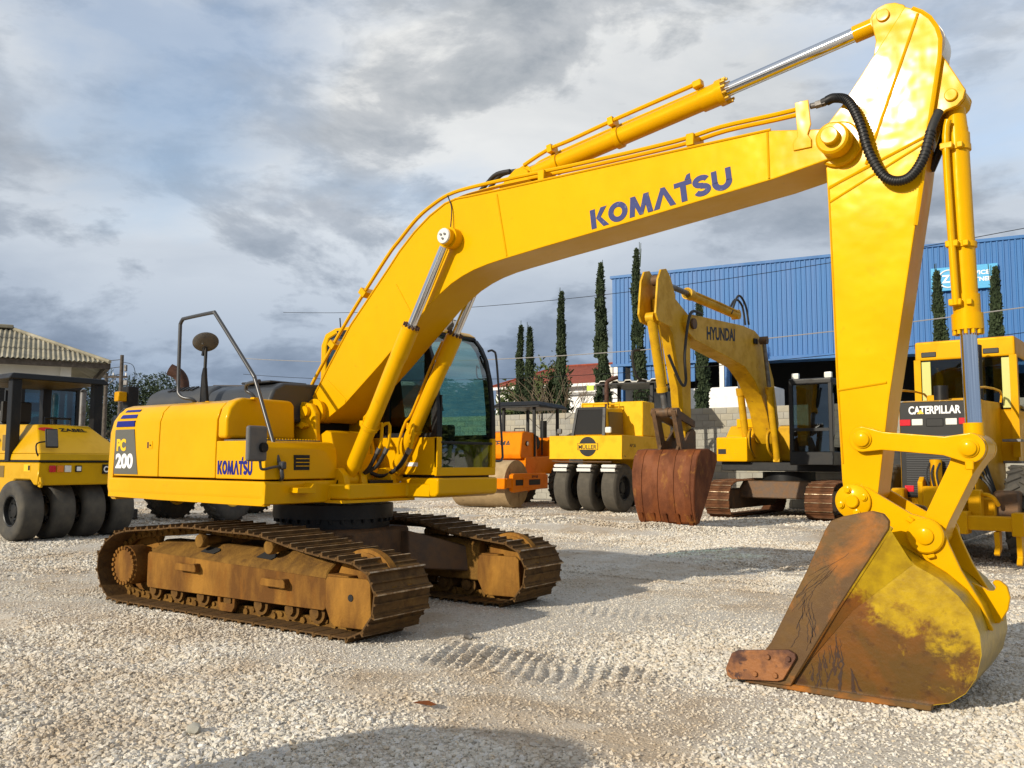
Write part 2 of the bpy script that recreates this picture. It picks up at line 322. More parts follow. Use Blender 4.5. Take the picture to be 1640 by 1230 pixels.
def ground_mat(name, stones):
    global nt
    m = bpy.data.materials.new(name); m.use_nodes = True; nt = m.node_tree; b = nt.nodes['Principled BSDF']; b.inputs['Roughness'].default_value = .9; b.inputs['Specular IOR Level'].default_value = .25
    g = N('ShaderNodeNewGeometry'); o = g.outputs['Position']
    big = noise(o, .45, 6, .6, (3, 7, 0), .4); mid = noise(o, 1.7, 6, .62, (9, 2, 0), .5); fine = noise(o, 30, 4, .6)
    if stones:
        oi = N('ShaderNodeObjectInfo')
        c = ramp(oi.outputs['Random'], [(0, (.46, .41, .33)), (.12, (.58, .53, .44)), (.3, (.66, .62, .54)), (.5, (.72, .67, .57)), (.68, (.60, .58, .54)), (.8, (.76, .73, .66)), (.9, (.62, .52, .38)), (.97, (.36, .33, .29)), (1, (.80, .78, .73))])
        c = mixc(ramp(fine, [(.35, 0.0), (.75, .35)]), c, (.42, .36, .28))
        dirt = ramp(mth('ADD', mth('MULTIPLY', big, .6), mth('MULTIPLY', mid, .4)), [(.47, 0.0), (.60, .65)])
        c = mixc(dirt, c, (.44, .345, .235))
    else:
        vo = N('ShaderNodeTexVoronoi'); vo.inputs['Scale'].default_value = 62; lk(o, vo.inputs[0])
        sepc = N('ShaderNodeSeparateColor'); lk(vo.outputs['Color'], sepc.inputs[0])
        c = ramp(sepc.outputs[0], [(0, (.44, .39, .32)), (.3, (.58, .53, .45)), (.6, (.66, .61, .53)), (1, (.54, .51, .45))])
        dirt = ramp(mth('ADD', mth('MULTIPLY', big, .6), mth('MULTIPLY', mid, .4)), [(.46, 0.0), (.60, .8)])
        c = mixc(dirt, c, (.42, .325, .22))
        bn = N('ShaderNodeBump'); bn.inputs['Strength'].default_value = .8; bn.inputs['Distance'].default_value = .014
        lk(mth('SUBTRACT', mth('MULTIPLY', noise(o, 38, 6, .7), 1.6), mth('MULTIPLY', vo.outputs['Distance'], .5)), bn.inputs['Height']); lk(bn.outputs[0], b.inputs['Normal'])
    lk(c, b.inputs['Base Color']); return m
gm.materials.append(ground_mat('gravel_bed', False))
ground = structure(link('ground', gm))
# loose stones: one point per stone, denser and finer sampled near the path in front of the machine
def stone_points():
    P = []; S = []
    def wedge(r0, r1, n, smin, smax, half=36):
        r = np.sqrt(rng.uniform(r0*r0, r1*r1, n)); a = yaw+np.radians(rng.uniform(-half, half, n))
        x = CAM.x+r*np.cos(a); y = CAM.y+r*np.sin(a); P.append(np.stack([x, y], 1)); S.append(smin*(smax/smin)**(rng.random(n)**2.2))
    wedge(2.6, 5.2, 62000, .0055, .019, 44); wedge(5.2, 8.0, 105000, .006, .019); wedge(8.0, 12.5, 150000, .0065, .018); wedge(12.5, 20, 115000, .0095, .024); wedge(20, 34, 60000, .018, .036)
    P = np.concatenate(P); S = np.concatenate(S)
    z = ground_h(P[:, 0], P[:, 1])
    # fewer and finer stones on the compacted, dusty lanes
    lane = .62+2.3*vnoise(P[:, 0], P[:, 1], 1.9, 21)+1.2*vnoise(P[:, 0], P[:, 1], .55, 22)-.62*np.exp(-(((P[:, 0]-3.3)/1.9)**2+((P[:, 1]-1.6)/2.4)**2))-.35*np.exp(-((P[:, 1]-5.5)/1.6)**2)+.25*np.clip((-P[:, 1]-1.5)/2, 0, 1)
    lane = np.where(np.abs(imprint(P[:, 0], P[:, 1])) > .002, np.minimum(lane, .30), lane)
    keep = rng.random(len(P)) < np.clip(lane, .34, 1); S = S*np.clip(.62+.50*lane, .55, 1.12)
    P, S, z = P[keep], S[keep], z[keep]
    return np.column_stack([P, z+S*.25]), S
SP, SS = stone_points()
sm = bpy.data.meshes.new('gravel_stones'); sm.vertices.add(len(SP)); sm.vertices.foreach_set('co', SP.ravel())
at = sm.attributes.new('size', 'FLOAT', 'POINT'); at.data.foreach_set('value', SS)
stones = stuff(link('gravel_stones', sm)); tag(stones, 'loose pale crushed stones strewn over the whole yard', 'gravel')
def stone_nodes(m):
    ng = bpy.data.node_groups.new('stone_scatter', 'GeometryNodeTree'); ng.interface.new_socket('Geometry', in_out='INPUT', socket_type='NodeSocketGeometry'); ng.interface.new_socket('Geometry', in_out='OUTPUT', socket_type='NodeSocketGeometry')
    A = lambda t, **k: N(t, ng, **k); l = ng.links.new
    gi, go = A('NodeGroupInput'), A('NodeGroupOutput'); jn = A('GeometryNodeGeometryToInstance')
    for k in range(6):
        ic = A('GeometryNodeMeshIcoSphere'); ic.inputs['Radius'].default_value = 1; ic.inputs['Subdivisions'].default_value = 2
        sp = A('GeometryNodeSetPosition'); nz = A('ShaderNodeTexNoise'); nz.inputs['Scale'].default_value = 1.0; nz.inputs['Detail'].default_value = 1.5
        ps = A('GeometryNodeInputPosition'); ad = A('ShaderNodeVectorMath', operation='ADD'); ad.inputs[1].default_value = (k*7.3, k*3.1, k*1.7); l(ps.outputs[0], ad.inputs[0]); l(ad.outputs[0], nz.inputs[0])
        ce = A('ShaderNodeVectorMath', operation='SUBTRACT'); ce.inputs[1].default_value = (.5, .5, .5); l(nz.outputs['Color'], ce.inputs[0])
        sc = A('ShaderNodeVectorMath', operation='SCALE'); sc.inputs['Scale'].default_value = 2.0; l(ce.outputs[0], sc.inputs[0])
        l(ic.outputs[0], sp.inputs[0]); l(sc.outputs[0], sp.inputs['Offset'])
        tf = A('GeometryNodeTransform'); tf.inputs['Scale'].default_value = (1.0+.35*(k % 3), .9, .62+.1*(k % 2)); l(sp.outputs[0], tf.inputs[0])
        ms = A('GeometryNodeSetMaterial'); ms.inputs['Material'].default_value = m; l(tf.outputs[0], ms.inputs[0]); l(ms.outputs[0], jn.inputs[0])
    mp = A('GeometryNodeMeshToPoints'); l(gi.outputs[0], mp.inputs[0])
    ip = A('GeometryNodeInstanceOnPoints'); l(mp.outputs[0], ip.inputs['Points']); l(jn.outputs[0], ip.inputs['Instance']); ip.inputs['Pick Instance'].default_value = True
    ri = A('FunctionNodeRandomValue', data_type='INT'); ri.inputs[4].default_value = 0; ri.inputs[5].default_value = 5; l(ri.outputs[2], ip.inputs['Instance Index'])
    rr = A('FunctionNodeRandomValue', data_type='FLOAT_VECTOR'); rr.inputs[0].default_value = (-.6, -.6, 0); rr.inputs[1].default_value = (.6, .6, 6.283); l(rr.outputs[0], ip.inputs['Rotation'])
    na = A('GeometryNodeInputNamedAttribute', data_type='FLOAT'); na.inputs[0].default_value = 'size'; l(na.outputs[0], ip.inputs['Scale']); l(ip.outputs[0], go.inputs[0])
    return ng
md = stones.modifiers.new('scatter', 'NODES'); md.node_group = stone_nodes(ground_mat('gravel_stone', True))
# ---------------------------------------------------------------- large excavator
EX = thing('crawler_excavator', 'large bright yellow crawler excavator with KOMATSU on its boom, nearest the camera', 'excavator')
UND = R_(2.0)                     # the crawlers stand two degrees off the upper works
# -- crawler
OUTLINE = [(1.70, .0), (1.86, .055), (1.98, .18), (2.035, .30), (2.03, .42), (2.0, .50), (1.93, .60), (1.82, .665), (1.56, .69), (1.26, .72), (.92, .77), (.60, .835), (.33, .855), (.05, .85), (-.23, .86), (-.52, .87), (-.75, .86), (-1.10, .82), (-1.48, .795), (-1.75, .765), (-1.95, .67), (-2.10, .53), (-2.145, .39), (-2.09, .20), (-1.93, .03), (-1.80, .0)]
def resample(pts, n):
    P = [Vector((x, 0, z)) for x, z in pts]+[Vector((pts[0][0], 0, pts[0][1]))]
    d = [0]
    for a, b in zip(P, P[1:]): d.append(d[-1]+(b-a).length)
    o = []; k = 0
    for i in range(n):
        t = d[-1]*i/n
        while d[k+1] < t: k += 1
        u = (t-d[k])/(d[k+1]-d[k]); o.append(P[k].lerp(P[k+1], u))
    return o, d[-1]/n
SH, PITCH = resample(OUTLINE, 46)
def shoe_mesh(wd, pt, m):
    # triple grouser plate; local +z is outwards, local x along the chain
    prof = [(-.52*pt, -.012), (.56*pt, -.012), (.56*pt, .004), (.50*pt, .006), (.47*pt, .034), (.40*pt, .034), (.36*pt, .002), (.06*pt, .002), (.045*pt, .020), (-.03*pt, .020), (-.05*pt, .002), (-.40*pt, .002), (-.42*pt, .018), (-.49*pt, .018), (-.52*pt, .002)]
    me = MB().prism(prof, -wd/2, wd/2).mesh('shoe', m, 25); me.materials.append(SHINE)
    for f in me.polygons:
        if f.center.z > .024 and abs(f.normal.z) > .9: f.material_index = 1
    return me
shoe_me = shoe_mesh(.70, PITCH, RUSTS)
def link_chain():
    b = MB()
    for p, q in zip(SH, SH[1:]+SH[:1]):
        d = (q-p); t = d.normalized(); nrm = Vector((-t.z, 0, t.x)) if False else Vector((t.z, 0, -t.x)); c = (p+q)/2-nrm*.065
        ang = math.atan2(-t.z, t.x)
        for s in (-1, 1):
            b.box(c+Vector((0, s*.085, 0)), (PITCH*.96, .032, .085), (0, ang, 0)); b.cyl(q-nrm*.062+Vector((0, s*.07, 0)), q-nrm*.062+Vector((0, s*.125, 0)), .032, n=8)
            b.cyl(c-nrm*.02+Vector((0, s*.10, 0)), c-nrm*.02+Vector((0, s*.118, 0)), .022, n=6)
        b.cyl(q-nrm*.062+Vector((0, -.1, 0)), q-nrm*.062+Vector((0, .1, 0)), .028, n=8)
    return b.mesh('track_chain', DUST, 30)
chain_me = link_chain()
roller_me = MB().lathe([(.03, -.19), (.055, -.185), (.055, -.15), (.098, -.15), (.098, -.12), (.082, -.115), (.08, 0), (.082, .115), (.098, .12), (.098, .15), (.055, .15), (.055, .185), (.03, .19)], (0, 0, 0), (0, 1, 0), 20).mesh('track_roller', DUSTD, 35)
carrier_me = MB().lathe([(.03, -.17), (.062, -.165), (.07, -.15), (.07, -.10), (.055, -.095), (.055, .06), (.045, .065), (.045, .2), (.03, .2)], (0, 0, 0), (0, 1, 0), 20).mesh('carrier_roller', DUST, 35)
def sprocket():
    b = MB(); n = 21
    for k in range(n):
        a = 2*math.pi*k/n; b.prism([(-.045, .30), (.045, .30), (.018, .385), (-.018, .385)], -.03, .03)
        bmesh.ops.rotate(b.bm, cent=(0, 0, 0), matrix=Matrix.Rotation(2*math.pi/n, 3, 'Y'), verts=b.bm.verts)
    b.cyl((0, -.03, 0), (0, .03, 0), .315, n=40)
    return b.mesh('sprocket', RUST, 30)
def hub():
    b = MB().lathe([(.19, .0), (.205, -.03), (.205, -.22), (.185, -.235), (.185, -.245), (.02, -.247)], (0, 0, 0), (0, 1, 0), 36)
    for k in range(22):
        a = 2*math.pi*k/22; b.cyl((.185*math.cos(a), -.235, .185*math.sin(a)), (.185*math.cos(a), -.262, .185*math.sin(a)), .019, n=6)
    return b.mesh('final_drive', RUST, 30)
sprocket_me, hub_me = sprocket(), hub()
idler_me = MB().lathe([(.05, -.09), (.31, -.09), (.33, -.07), (.33, -.045), (.36, -.04), (.36, .04), (.33, .045), (.33, .07), (.31, .09), (.05, .09)], (0, 0, 0), (0, 1, 0), 40).mesh('idler', RUST, 30)
def side_frame():
    b = MB()
    b.prism([(-.19, .22), (-.21, .26), (-.21, .52), (-.19, .545), (-.02, .66), (.16, .66), (.20, .60), (.20, .22)], -1.36, 1.30, 'x', .012)   # box of the crawler frame, sloped shoulder
    b.prism([(-1.36, .24), (-1.36, .52), (-1.55, .56), (-1.62, .50), (-1.62, .30), (-1.50, .24)], -.06, .18, 'y', .01)
    return b.mesh('track_frame', DUST, 30)
def side_frame_low():  # vertical outer plate with its lower lip and the idler yoke
    b = MB()
    b.prism([(-1.345, .180), (-1.365, .205), (-1.365, .52), (-1.34, .545), (1.29, .475), (1.30, .455), (1.30, .22), (1.27, .200)], -.222, -.205, 'y', .004)
    return b.mesh('side_plate', RUST, 30)
def yoke():
    b = MB()
    b.prism([(1.305, .47), (1.33, .50), (1.80, .51), (1.84, .48), (1.86, .14), (1.82, .09), (1.42, .08), (1.37, .12), (1.305, .24)], -.235, -.20, 'y', .012, 2)
    b.prism([(1.305, .47), (1.33, .50), (1.80, .51), (1.84, .48), (1.86, .14), (1.82, .09), (1.42, .08), (1.37, .12), (1.305, .24)], .20, .235, 'y', .012, 2)
    b.box((1.42, 0, .50), (.26, .40, .025), (0, .02, 0), .005)
    return b.mesh('idler_yoke', RUST, 30)
frame_me, plate_me, yoke_me = side_frame(), side_frame_low(), yoke()
port_disc_me = MB().cyl((1.62, -.242, .34), (1.62, -.2345, .34), .03, n=12).mesh('dark_port_disc', DARK)  # raised dark disc painting the shade of a hole; none is cut
def step_me_():
    b = MB(); b.prism([(-.17, -.01), (-.15, .045), (.15, .045), (.17, .02), (.17, -.025), (-.15, -.025)], -.30, -.285, 'y', .006)
    b.box((-.13, -.25, .01), (.03, .09, .06), None, .005); b.box((.12, -.25, .01), (.05, .09, .08), None, .005); b.box((0, -.255, .03), (.28, .07, .012))
    return b.mesh('boarding_step', RUST, 30)
step_me = step_me_()
guard_me = MB().prism([(-.13, .24), (-.13, .10), (-.09, .05), (.09, .05), (.13, .10), (.13, .24), (.095, .24), (.09, .13), (-.09, .13), (-.095, .24)], -.20, -.16, 'y', .006).mesh('roller_guard', RUST)
slot_plate_me = MB().prism([(-.13, -.035), (.09, -.05), (.13, .0), (.10, .035), (-.09, .04)], -.003, .003, 'z').mesh('dark_slot_plate', DARK)  # thin dark plate painting the shade of a slot; frame stays uncut
for sgn in (-1, 1):
    tr = link('track', chain_me, EX, (-1.1*sgn*math.sin(UND)*1.0, 1.1*sgn*math.cos(UND), 0), (0, 0, UND), (1, -sgn*-1 if False else (1 if sgn < 0 else -1), 1))
    for i, p in enumerate(SH):
        q = SH[(i+1) % len(SH)]; t = (q-p).normalized(); c = (p+q)/2
        nrm = Vector((t.z, 0, -t.x)); M = Matrix.Identity(4); M.col[0][:3] = t; M.col[1][:3] = nrm.cross(t); M.col[2][:3] = nrm; M.col[3][:3] = c-nrm*.024
        o = link('shoe', shoe_me, tr); o.matrix_local = M
    for x in (-1.31, -.94, -.51, -.09, .36, .79, 1.12): link('track_roller', roller_me, tr, (x, 0, .155))
    for x in (-.52, .52): link('carrier_roller', carrier_me, tr, (x, -.05, .70))
    link('sprocket', sprocket_me, tr, (-1.68, 0, .385)); link('final_drive', hub_me, tr, (-1.68, -.05, .385)); link('idler', idler_me, tr, (1.60, 0, .375))
    fr = link('track_frame', frame_me, EX, tr.location, tr.rotation_euler, tr.scale)
    link('side_plate', plate_me, fr); link('idler_yoke', yoke_me, fr); link('dark_port_disc', port_disc_me, fr)
    for x in (-.62, .68): link('boarding_step', step_me, fr, (x, 0, .43 if x < 0 else .385))
    link('roller_guard', guard_me, fr, (-.09, 0, 0))
    for x in (-.45, .40): link('dark_slot_plate', slot_plate_me, fr, (x, -.115, .607), (R_(34), 0, 0))
# -- carbody and swing bearing
cb = MB()
cb.prism([(-.62, .40), (-.62, .80), (.62, .80), (.62, .40)], -.55, .55, 'y', .03)
for sx in (-1, 1):
    for sy in (-1, 1):
        cb.hexa([(sx*.30, sy*.40, .36), (sx*.75, sy*.40, .36), (sx*1.22, sy*.98, .30), (sx*.72, sy*.98, .30)], [(sx*.25, sy*.40, .76), (sx*.72, sy*.40, .76), (sx*1.18, sy*.98, .56), (sx*.74, sy*.98, .56)], bevel=.015)
car = cb.build('undercarriage', RUSTD, EX); car.rotation_euler = (0, 0, UND)
sb = MB().cyl((0, 0, .80), (0, 0, .90), .60, n=48).cyl((0, 0, .90), (0, 0, 1.045), .64, n=48)
for k in range(32):
    a = 2*math.pi*k/32; sb.cyl((.615*math.cos(a), .615*math.sin(a), .86), (.615*math.cos(a), .615*math.sin(a), .90), .018, n=6)
sb.build('swing_bearing', BLKP, EX)
# -- deck frame and counterweight
ZS, ZB = 1.318, 1.095
dk = MB()
dk.prism([(-1.95, -1.345), (.565, -1.345), (.565, -.60), (.80, -.52), (.80, .30), (1.1, .34), (1.1, 1.33), (-1.95, 1.33)], 1.115, 1.27, 'z', .02)
dk.build('deck_frame', Y, EX)
sk = MB().prism([(-1.352, ZS-.012), (-1.365, ZS-.03), (-1.365, ZB+.09), (-1.33, ZB+.01), (-1.25, ZB), (-1.25, ZS-.012)], -2.16, .56, 'x', .006)
sk.prism([(-2.2, ZB-.0), (-1.2, ZB-.012), (.1, ZB-.02), (.56, ZB-.02), (.56, ZB+.05), (-2.2, ZB+.05)], -1.35, -1.28, 'y', .004)
sk.build('side_skirt', Y, EX)
fs = MB().prism([(.53, ZB-.01), (.578, ZB+.0), (.582, ZS-.05), (.565, ZS-.012), (.53, ZS-.012)], -1.362, -.46, 'y', .005)
fs.prism([(-.60, ZB-.01), (-.60, ZB+.04), (-.38, ZB+.20), (-.38, ZS-.02), (-.46, ZS-.01), (-.50, ZS-.012), (-.50, ZB-.01)], .50, .60, 'x', .004)
fs.build('front_skirt', Y, EX)
tr_ = MB(); tr_.prism([(-1.08, 1.195), (-1.08, 1.245), (-.92, 1.245), (-.88, 1.29), (-.86, 1.29), (-.86, 1.185)], .57, .70, 'x', .003); tr_.build('foot_step', Y, EX)
# counterweight: rounded plan, rounded top edge
def cw_mesh():
    b = MB(); t = bmesh.new(); plan = [(-2.105, 1.355), (-2.20, 1.35), (-2.31, 1.30), (-2.43, 1.18), (-2.55, .95), (-2.66, .60), (-2.71, .25), (-2.71, -.25), (-2.66, -.60), (-2.55, -.95), (-2.43, -1.18), (-2.33, -1.29), (-2.21, -1.352), (-2.105, -1.357)]
    rings = []
    for z, k in ((ZB-.03, .06), (ZB+.02, .02), (1.20, .0), (1.36, 0), (1.80, .015), (1.93, .05), (2.02, .115), (2.075, .20), (2.10, .34)):
        r = []
        for (x, y) in plan:
            dx, dy = x+1.5, y; l = math.hypot(dx, dy); nx = -2.105+(x+2.105)*(1-k*1.15); r.append(t.verts.new((nx, y*(1-k*.62), z)))
        rings.append(r)
    for a, c in zip(rings, rings[1:]):
        for i in range(len(plan)-1): t.faces.new((a[i], a[i+1], c[i+1], c[i]))
        t.faces.new((a[-1], a[0], c[0], c[-1]))
    t.faces.new(rings[0][::-1]); t.faces.new(rings[-1]); bmesh.ops.recalc_face_normals(t, faces=t.faces)
    return b._add(t).mesh('counterweight', Y, 50)
link('counterweight', cw_mesh(), EX)
# -- right hand body panels: cross section in (y, z) swept along x
SEC = [(-1.355, 1.325), (-1.357, 1.60), (-1.350, 1.90), (-1.315, 2.005), (-1.25, 2.075), (-1.16, 2.105), (-.80, 2.115), (-.80, 1.325)]
def panel(name, x0, x1, sec=SEC, bev=.012):
    return MB().prism(sec, x0, x1, 'x', bev, 2).build(name, Y, EX, 50)
pd = panel('pump_door', -2.092, -1.222); panel('centre_door', -1.21, -.215)
tank = MB().prism([(-1.352, 1.715), (-1.352, 1.90), (-1.315, 2.02), (-1.25, 2.09), (-1.16, 2.125), (-.57, 2.125), (-.52, 2.08), (-.50, 1.715)], -.203, -.055, 'x', .035, 4).build('fuel_tank', Y, EX, 50)
tb = MB().prism([(-.203, ZS+.004), (-.203, 1.69), (.42, 1.69), (.50, 1.675), (.545, 1.62), (.56, 1.50), (.563, ZS+.004)], -1.357, -.47, 'y', .012, 2).build('tool_box', Y, EX, 50)
MB().prism([(-.16, 1.692), (-.16, 1.704), (.40, 1.704), (.40, 1.692)], -1.30, -.56, 'y').build('tread_plate', STEEL, EX)
dn = MB()
for k in range(20): dn.cyl((.385, -1.27+.036*k, 1.703), (.385, -1.27+.036*k, 1.713), .009, n=6)
dn.build('tread_studs', Y, EX)
lv = MB().b2(.545, .566, -1.02, -.83, 1.41, 1.555)
lv.build('vent_recess', BLKP, tb)
for z in (1.445, 1.48, 1.515): MB().b2(.566, .572, -1.0, -.835, z, z+.008).build('vent_bar', Y, tb)
dh = MB().b2(-1.43, -1.335, -1.3625, -1.35, 1.615, 1.70, .004); dh.build('door_latch', Y, pd)
MB().b2(-1.425, -1.395, -1.3645, -1.36, 1.625, 1.69).build('latch_pocket', EXH, pd); MB().cyl((-1.362, -1.37, 1.655), (-1.362, -1.36, 1.655), .009, n=8).build('key_hole', BLKP, pd)
# decals on the pump door
MB().prism([(-2.080, 1.345), (-2.080, 1.825), (-2.055, 1.832), (-1.70, 1.832), (-1.600, 1.345)], -1.3615, -1.352, 'y').build('model_decal', DECAL, pd)
for z0, z1, y_ in ((1.862, 1.925, -1.3555), (1.955, 1.995, -1.336), (2.025, 2.05, -1.30)):
    t0 = -1.361; x0 = -2.070+(z0-1.86)*.45
    MB().hexa([(x0, y_-.006, z0), (-1.70, y_-.006, z0), (-1.70, y_+.02, z0), (x0, y_+.02, z0)], [(x0+.02, y_-.006+(.002 if z1 < 1.93 else .02), z1), (-1.70, y_-.006+(.002 if z1 < 1.93 else .02), z1), (-1.70, y_+.03, z1), (x0+.02, y_+.03, z1)]).build('stripe_decal', NAVYC, pd)
text('lettering', 'PC', YDEC, pd, (-2.035, -1.3625, 1.595), (1, 0, 0), (0, 0, 1), .135, .185, .002, .05)
text('lettering', '200', WHITED, pd, (-2.045, -1.3625, 1.405), (1, 0, 0), (0, 0, 1), .165, .350, .002, .045)
# KOMATSU lettering drawn as outlines on a unit grid (width per letter, strokes)
def arc(cx, cy, rx, ry, a0, a1, n=12): return [(cx+rx*math.cos(R_(a0+(a1-a0)*k/n)), cy+ry*math.sin(R_(a0+(a1-a0)*k/n))) for k in range(n+1)]
def ring(cx, cy, rx, ry, t, n=24):
    o = arc(cx, cy, rx, ry, 0, 360, n)[:-1]; i = arc(cx, cy, rx-t, ry-t, 0, 360, n)[:-1]
    return [[o[k], o[(k+1) % n], i[(k+1) % n], i[k]] for k in range(n)]
def band(c, t):
    q = []
    L_, R2 = [], []
    for k, p in enumerate(c):
        a, b = c[max(k-1, 0)], c[min(k+1, len(c)-1)]; dx, dy = b[0]-a[0], b[1]-a[1]; l = math.hypot(dx, dy); L_.append((p[0]-dy/l*t/2, p[1]+dx/l*t/2)); R2.append((p[0]+dy/l*t/2, p[1]-dx/l*t/2))
    return [[L_[k], L_[k+1], R2[k+1], R2[k]] for k in range(len(c)-1)]
LET = {'K': (.86, [[(0, 0), (.24, 0), (.24, 1), (0, 1)], [(.30, .50), (.56, 1), (.84, 1), (.52, .52)], [(.30, .50), (.52, .52), (.88, 0), (.60, 0)]]),
 'O': (.98, ring(.48, .5, .49, .52, .27)),
 'M': (1.14, [[(0, 0), (.23, 0), (.33, .78), (.13, 1)], [(.13, 1), (.36, 1), (.57, .30), (.57, .0), (.47, 0)], [(1.0, 1), (.77, 1), (.57, .30), (.57, .0), (.66, 0)], [(1.13, 0), (.90, 0), (.80, .78), (1.0, 1)]]),
 'A': (1.0, [[(0, 0), (.25, 0), (.52, .78), (.40, 1)], [(1.0, 0), (.75, 0), (.44, .85), (.40, 1), (.60, 1)]]),
 'T': (.74, [[(.0, .77), (.74, .77), (.74, 1), (.0, 1)], [(.25, 0), (.49, 0), (.49, .77), (.25, .77)], [(.49, 1.03), (.74, 1.03), (.74, 1.30), (.60, 1.26)]]),
 'S': (.80, band(arc(.40, .715, .27, .185, 20, 270, 14)+arc(.40, .30, .27, .185, 90, -160, 14)[0:], .26)),
 'U': (.90, [[(0, .40), (.24, .40), (.24, 1), (0, 1)], [(.62, .40), (.86, .40), (.86, 1), (.62, 1)]]+band(arc(.43, .42, .31, .32, 180, 360, 14), .27))}
def logo(name, m, parent, o, xd, yd, h, wd, off, fat=1.10):
    b = MB(); x = 0; tot = sum(LET[c][0]+.06 for c in 'KOMATSU')-.06; o, xd, yd = Vector(o), Vector(xd).normalized(), Vector(yd).normalized()
    nn = xd.cross(yd).normalized()
    for c in 'KOMATSU':
        for pi_, poly in enumerate(LET[c][1]):
            cx_ = sum(p[0] for p in poly)/len(poly); cy_ = sum(p[1] for p in poly)/len(poly); big_ = 1.0 if len(LET[c][1]) > 8 else fat
            p3 = [o+xd*((x+cx_+(p[0]-cx_)*big_)/tot*wd)+yd*((cy_+(p[1]-cy_)*(1.0 if big_ == 1 else 1.02))*h) for p in poly]
            t = bmesh.new(); a = [t.verts.new(p+nn*(off+(.0007*pi_ if len(LET[c][1]) < 8 else 0))) for p in p3]; z = [t.verts.new(p) for p in p3]; n = len(a); t.faces.new(a)
            for k in range(n): t.faces.new((a[k], a[(k+1) % n], z[(k+1) % n], z[k]))
            bmesh.ops.recalc_face_normals(t, faces=t.faces); b._add(t)
        x += LET[c][0]+.06
    return b.build(name, m, parent, 20)
logo('lettering', NAVYC, tb, (-.165, -1.3575, 1.365), (1, 0, 0), (0, 0, 1), .132, .545, .003, 1.16)
# -- engine hood (dark grey) and exhaust
hd = MB()
hd.prism([(-.78, 1.9), (-.80, 2.14), (-.74, 2.28), (-.60, 2.345), (.55, 2.37), (.72, 2.31), (.80, 2.2), (.80, 1.9)], -2.50, -1.24, 'x', .08, 3)
hd.prism([(-.80, 1.9), (-.82, 2.12), (-.76, 2.25), (-.62, 2.315), (.55, 2.345), (.72, 2.29), (.80, 2.2), (.80, 1.9)], -1.23, -.10, 'x', .04, 3)
hood = hd.build('engine_hood', GREY, EX, 50)
for k in range(6): MB().box((-2.12+.09*k, -.66, 2.325), (.055, .10, .012), (R_(27), 0, 0)).build('vent_slot', BLKP, hood)
MB().b2(-.75, -.25, -.70, -.20, 2.32, 2.345, .01).build('hood_handle', GREY, hood)
MB().tube([(-2.32, -.40, 2.30), (-2.32, -.40, 2.44), (-2.35, -.44, 2.54), (-2.42, -.52, 2.60)], .075, 14, 4).build('exhaust_pipe', EXH, EX)
MB().b2(-2.0, -.35, -.82, .82, 1.28, 1.92).build('engine_bay', BLKP, EX)
MB().b2(-.6, -.05, -.30, .26, 1.1, 2.0, .02).build('centre_cover', BLKP, EX)
# -- boom bracket on the deck
for y0, y1 in ((-.40, -.33), (.27, .33)):
    MB().prism([(-.55, 1.25), (-.42, 1.95), (-.30, 2.08), (-.12, 2.13), (.05, 2.10), (.13, 2.0), (.14, 1.80), (.22, 1.25)], y0, y1, 'y', .012).build('boom_bracket', Y, EX)
for y0, y1 in ((-.49, -.41), (-.25, -.17), (.17, .25), (.41, .49)):
    MB().prism([(.40, 1.08), (.40, 1.30), (.50, 1.42), (.60, 1.43), (.68, 1.36), (.71, 1.25), (.71, 1.08)], y0, y1, 'y', .008).build('cylinder_bracket', Y, EX)
MB().b2(.20, .82, -.62, .40, 1.085, 1.112).build('base_plate', Y, EX)
MB().b2(.1, .72, -.17, .17, 1.11, 1.30).build('valve_block', BLKP, EX)
MB().prism([(-.02, 1.27), (-.02, 1.70), (.22, 1.82), (.30, 1.80), (.40, 1.42), (.40, 1.27)], -.33, .27, 'y', .01).build('front_cover', Y, EX)
MB().cyl((.0, -.445, 2.02), (.0, .35, 2.02), .055, n=20).build('foot_pin', Y, EX)
lp = MB().box((-.08, -.405, 2.02), (.14, .012, .15), None, .05, 2); lp.tube([(-.14, -.415, 1.87), (.0, -.44, 1.86), (.05, -.415, 1.87)], .016, 8); lp.cyl((-.02, -.40, 1.87), (-.02, -.46, 1.87), .035, n=6); lp.build('pin_lock', Y, EX)
# -- boom
BO = [(-.17, 2.03), (-.10, 1.93), (.05, 1.905), (.39, 2.09), (.92, 2.49), (1.30, 2.80), (1.58, 3.03), (1.72, 3.125), (1.85, 3.20), (1.99, 3.258), (2.13, 3.30), (2.30, 3.333), (2.47, 3.355), (2.93, 3.405), (3.75, 3.485), (5.03, 3.62), (5.46, 3.69), (5.55, 3.72), (5.59, 3.80), (5.55, 3.88), (5.46, 3.915), (5.38, 3.925), (5.01, 4.0), (3.40, 4.01), (2.45, 4.015), (2.05, 4.02), (1.90, 4.025), (1.76, 4.0), (1.56, 3.91), (1.36, 3.78), (1.16, 3.615), (1.01, 3.46), (.46, 2.92), (.10, 2.46), (-.14, 2.13)]
boom = MB().prism(BO, -.235, .235, 'y', .012, 2).build('boom', Y, EX, 30)
for s in (-1, 1):      # side plates stand proud of the boom box, with a lip at the top edge
    lip = [(x, z) for x, z in BO[21:]]
    MB().tube([(x, s*.236, z+.004) for x, z in BO[22:]], .010, 6).build('weld_lip', Y, boom)
MB().tube([(2.40, -.237, 3.98), (2.52, -.237, 3.38)], .009, 6).build('weld_seam', Y, boom); MB().tube([(4.985, -.237, 3.99), (4.99, -.237, 3.63)], .009, 6).build('weld_seam', Y, boom)
MB().prism([(.10, 2.34), (.13, 2.36), (.42, 2.14), (.40, 2.11)], -.240, -.23, 'y').build('weld_seam', Y, boom)
